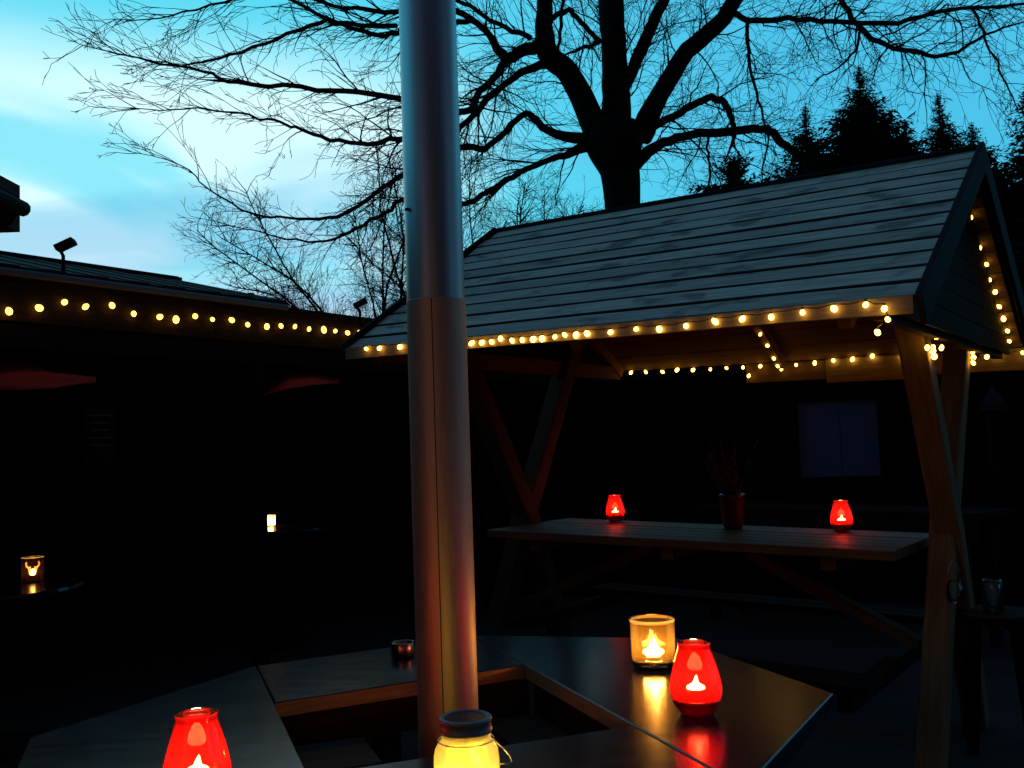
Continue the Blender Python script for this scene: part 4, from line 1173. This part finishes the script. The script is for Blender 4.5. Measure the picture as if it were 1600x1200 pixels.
for li, (pxs, lift, dens, clen) in enumerate(limbs):
    left = 4 <= li <= 11
    pts = [at_y(x, y, d) for x, y, d, w in pxs]
    rr = [w / 2 * d / F_PX * (0.90 if w > 14 else (0.80 if left else 1.0)) for x, y, d, w in pxs]
    sp_, sr_ = smooth_poly(pts, rr, 4)
    for i in range(1, len(sp_) - 1):
        sp_[i] = sp_[i] + V((rnd.gauss(0, .007), rnd.gauss(0, .02), rnd.gauss(0, .007)))
    mb = MB(); mb.tube(sp_, sr_, 10 if rr[0] > 0.1 else 7)
    mb.build('limb', M['bark'], big)
    # side shoots
    acc = 0.0
    for i in range(2, len(sp_)):
        acc += (sp_[i] - sp_[i - 1]).length
        while acc > (0.070 if left else 0.055) / dens:
            acc -= (0.070 if left else 0.055) / dens
            t = (sp_[i] - sp_[i - 1]).normalized()
            pos = sp_[i - 1].lerp(sp_[i], rnd.random())
            perp = t.cross(V((rnd.gauss(0, 1), rnd.gauss(0, 1), rnd.gauss(0, 1)))).normalized()
            an = rnd.uniform(0.20, 0.85) if left else rnd.uniform(0.40, 1.1)
            d = (t * math.cos(an) + perp * math.sin(an)).normalized()
            rb_ = min(0.014, sr_[i] * 0.5)
            big_shoot = rnd.random() < 0.36
            L_ = ((1.30 - 0.80 * i / len(sp_)) if left else 1.35) * clen * (rnd.uniform(0.55, 1.1) if big_shoot else rnd.uniform(0.2, 0.55))
            twigs(tw, pos, d, L_, max(0.0048, rb_ * (0.85 if big_shoot else 0.55)), 2 if big_shoot else 1, -0.12 if left and rnd.random() < 0.5 else lift, 0.13 if left else 0.21, 0.9, 0.28 if left else 0.45, 0.70 if left else 1.05)
    # tip
    twigs(tw, sp_[-1], (sp_[-1] - sp_[-2]).normalized(), clen * (0.3 if left else 0.6), max(0.003, sr_[-1]), 1 if left else 2, lift)
tw.build('twigs', M['bark'], big)['kind'] = 'stuff'

def fan_tree(base_px, y, h_px, spread, nst, label, seed):
    """bushy bare tree: several stems fanning up from the base"""
    global rnd
    keep = rnd; rnd = random.Random(seed)
    p = at_y(base_px[0], base_px[1], y)
    p.z = 0
    hh = at_y(base_px[0], h_px, y).z
    t = thing('bare_tree', p, label, 'tree', 'slender bare trees beyond the roofs')
    mb = MB(); mb.tube([p, p + V((0.05, 0, hh * 0.14)), p + V((0.0, 0, hh * 0.26))], [0.16, 0.13, 0.11], 8); mb.build('trunk', M['bark'], t)
    cr = MB()
    top = p + V((0, 0, hh * 0.24))
    for k in range(nst):
        f = (k + 0.5) / nst * 2 - 1
        d = V((f * spread * 1.15 + rnd.gauss(0, .10), rnd.gauss(0, .35), 1)).normalized()
        L_ = hh * 0.74 * (1 - 0.38 * f * f) * rnd.uniform(0.85, 1.05)
        q = top; pts = [q]; n = 14
        for i in range(n):
            d = (seg_dir(d, 0.10) + V((f * 0.02, 0, 0))).normalized(); q = q + d * (L_ / n); pts.append(q)
        rad = [0.026 * (1 - 0.9 * i / n) + 0.006 for i in range(n + 1)]
        cr.tube(pts, rad, 5, cap=False)
        for i in range(1, n + 1):
            for _ in range(6):
                perp = d.cross(V((rnd.gauss(0, 1), rnd.gauss(0, 1), rnd.gauss(0, 1)))).normalized()
                an = rnd.uniform(0.4, 1.25)
                tt = (pts[i] - pts[i - 1]).normalized()
                dd = (tt * math.cos(an) + perp * math.sin(an)).normalized()
                twigs(cr, pts[i].lerp(pts[i - 1], rnd.random()), dd, rnd.uniform(0.5, 1.2) * (1.1 - 0.5 * i / n), 0.008, 2, -0.02, 0.18, 0.85, 0.4, 1.1)
    cr.build('crown', M['bark'], t)
    rnd = keep
fan_tree((605, 500), 17.0, 215, 0.95, 22, 'bushy bare tree beyond the left roof, partly hidden by the flue', 3)
fan_tree((770, 480), 18.0, 225, 0.50, 13, 'bushy bare tree above the roof ridge to the right of the flue', 5)
fan_tree((895, 480), 19.0, 235, 0.30, 7, 'small bare tree above the ridge just left of the thick trunk', 8)
fan_tree((1175, 470), 20.0, 225, 0.30, 6, 'thin bare tree above the ridge right of the thick trunk', 9)

def conifer(px, base_py, top_py, half_px, y, label, seed, name='conifer', taper=1.0):
    r_ = random.Random(seed)
    top = at_y(px, top_py, y)
    p = V((top.x, y, 0))
    hgt = top.z
    vis = top.z - at_y(px, base_py, y).z
    slope = (half_px * y / F_PX) / vis            # half width gained per metre down
    t = thing(name, p, label, 'conifer', 'dark conifers behind the picnic table roof')
    mb = MB(); mb.tube([p, p + V((0, 0, hgt * 0.6)), top], [0.22, 0.10, 0.012], 7); mb.build('trunk', M['bark'], t)
    cr = MB()
    zlow = max(1.2, hgt - 11.0)
    z = hgt - 0.02
    while z > zlow:
        dn = hgt - z
        R = 1.22 * slope * dn ** taper * r_.uniform(0.78, 1.15) + 0.05
        R = min(R, 3.2)
        nbr = int(12 + min(26, R * 13))
        for k in range(nbr):
            a = r_.uniform(0, 2 * math.pi)
            Lb_ = R * r_.uniform(0.62, 1.12)
            droop = r_.uniform(-0.30, 0.10) if dn > 0.6 else r_.uniform(0.1, 0.8)
            d = V((math.cos(a), math.sin(a), droop)).normalized()
            side = d.cross(V((0, 0, 1))).normalized()
            o = V((top.x, y, z))
            nseg = max(3, int(Lb_ / 0.085))
            up_ = side.cross(d) * (1 if side.cross(d).z > 0 else -1)
            roll_ = r_.uniform(-0.7, 0.7)
            for s_ in range(nseg):
                f0 = (s_ + r_.uniform(0, 0.6)) / nseg
                c0 = o + d * (Lb_ * f0) + V((0, 0, 0.20 * f0 * f0 - 0.05 * f0))
                for sd in (-1, 1):
                    fl = r_.uniform(0.16, 0.42) * (1.05 - 0.55 * f0) * min(1.0, 0.14 + 0.70 * R)
                    dd = (d * r_.uniform(0.45, 1.0) + (side * math.cos(roll_) + up_ * math.sin(roll_)) * (sd * r_.uniform(0.35, 0.9)) + V((0, 0, r_.uniform(-0.45, 0.15)))).normalized()
                    ww = d * (fl * 0.26) + V((0, 0, r_.uniform(-0.02, 0.02)))
                    i0 = len(cr.v)
                    cr.v += [c0 - ww, c0 + ww, c0 + dd * fl]
                    cr.face((i0, i0 + 1, i0 + 2))
        z -= max(0.085, 0.07 + dn * 0.018)
    cr.build('crown', M['needle'], t)
conifer(1342, 260, 108, 82, 26, 'tallest dark conifer above the right half of the roof ridge', 1)
conifer(1466, 240, 150, 36, 28, 'narrow dark conifer with a pointed tip just left of the gable peak', 2)
conifer(1518, 240, 196, 26, 29, 'smallest dark conifer tip beside the gable peak', 3)
conifer(1604, 300, 138, 60, 17, 'big dark conifer at the right picture edge beyond the gable', 4)
conifer(1258, 280, 168, 50, 25, 'dark conifer with a thin top just left of the tallest conifer', 5)
conifer(1145, 290, 248, 38, 24, 'low rounded dark conifer above the ridge between trunk and tall conifers', 6, taper=0.7)
conifer(1412, 262, 196, 44, 27, 'dark conifer shoulder between the tallest and the narrow conifer', 7)
conifer(1640, 420, 205, 60, 12, 'dark conifer mass outside the gable at the far right', 8)
# low dark hedge closing the view behind the hut
hd = MB(); r_ = random.Random(4)
for k in range(9000):
    t_ = r_.uniform(-4, 16); z = r_.uniform(0, 1) ** 0.8 * (2.3 + 0.35 * math.sin(t_ * 1.7) + 0.2 * math.sin(t_ * 4.1)); w = r_.uniform(-0.6, 0.6)
    c0 = V((0.5, 15.0, 0)) + V((0.96, -0.28, 0)) * t_ + V((0.28, 0.96, 0)) * w + V((0, 0, z))
    dd = V((r_.gauss(0, 1), r_.gauss(0, 1), r_.gauss(0, 1))).normalized(); ww = dd.cross(V((r_.gauss(0, 1), r_.gauss(0, 1), 1))).normalized() * 0.06
    i0 = len(hd.v); hd.v += [c0 - ww, c0 + ww, c0 + dd * 0.22]; hd.face((i0, i0 + 1, i0 + 2))
tag(hd.build('hedge', M['hedge'], None), 'dark clipped hedge behind the hut and picnic table', 'hedge', kind='stuff')
for o in bpy.data.objects:
    if '_base' in o:
        del o['_base']
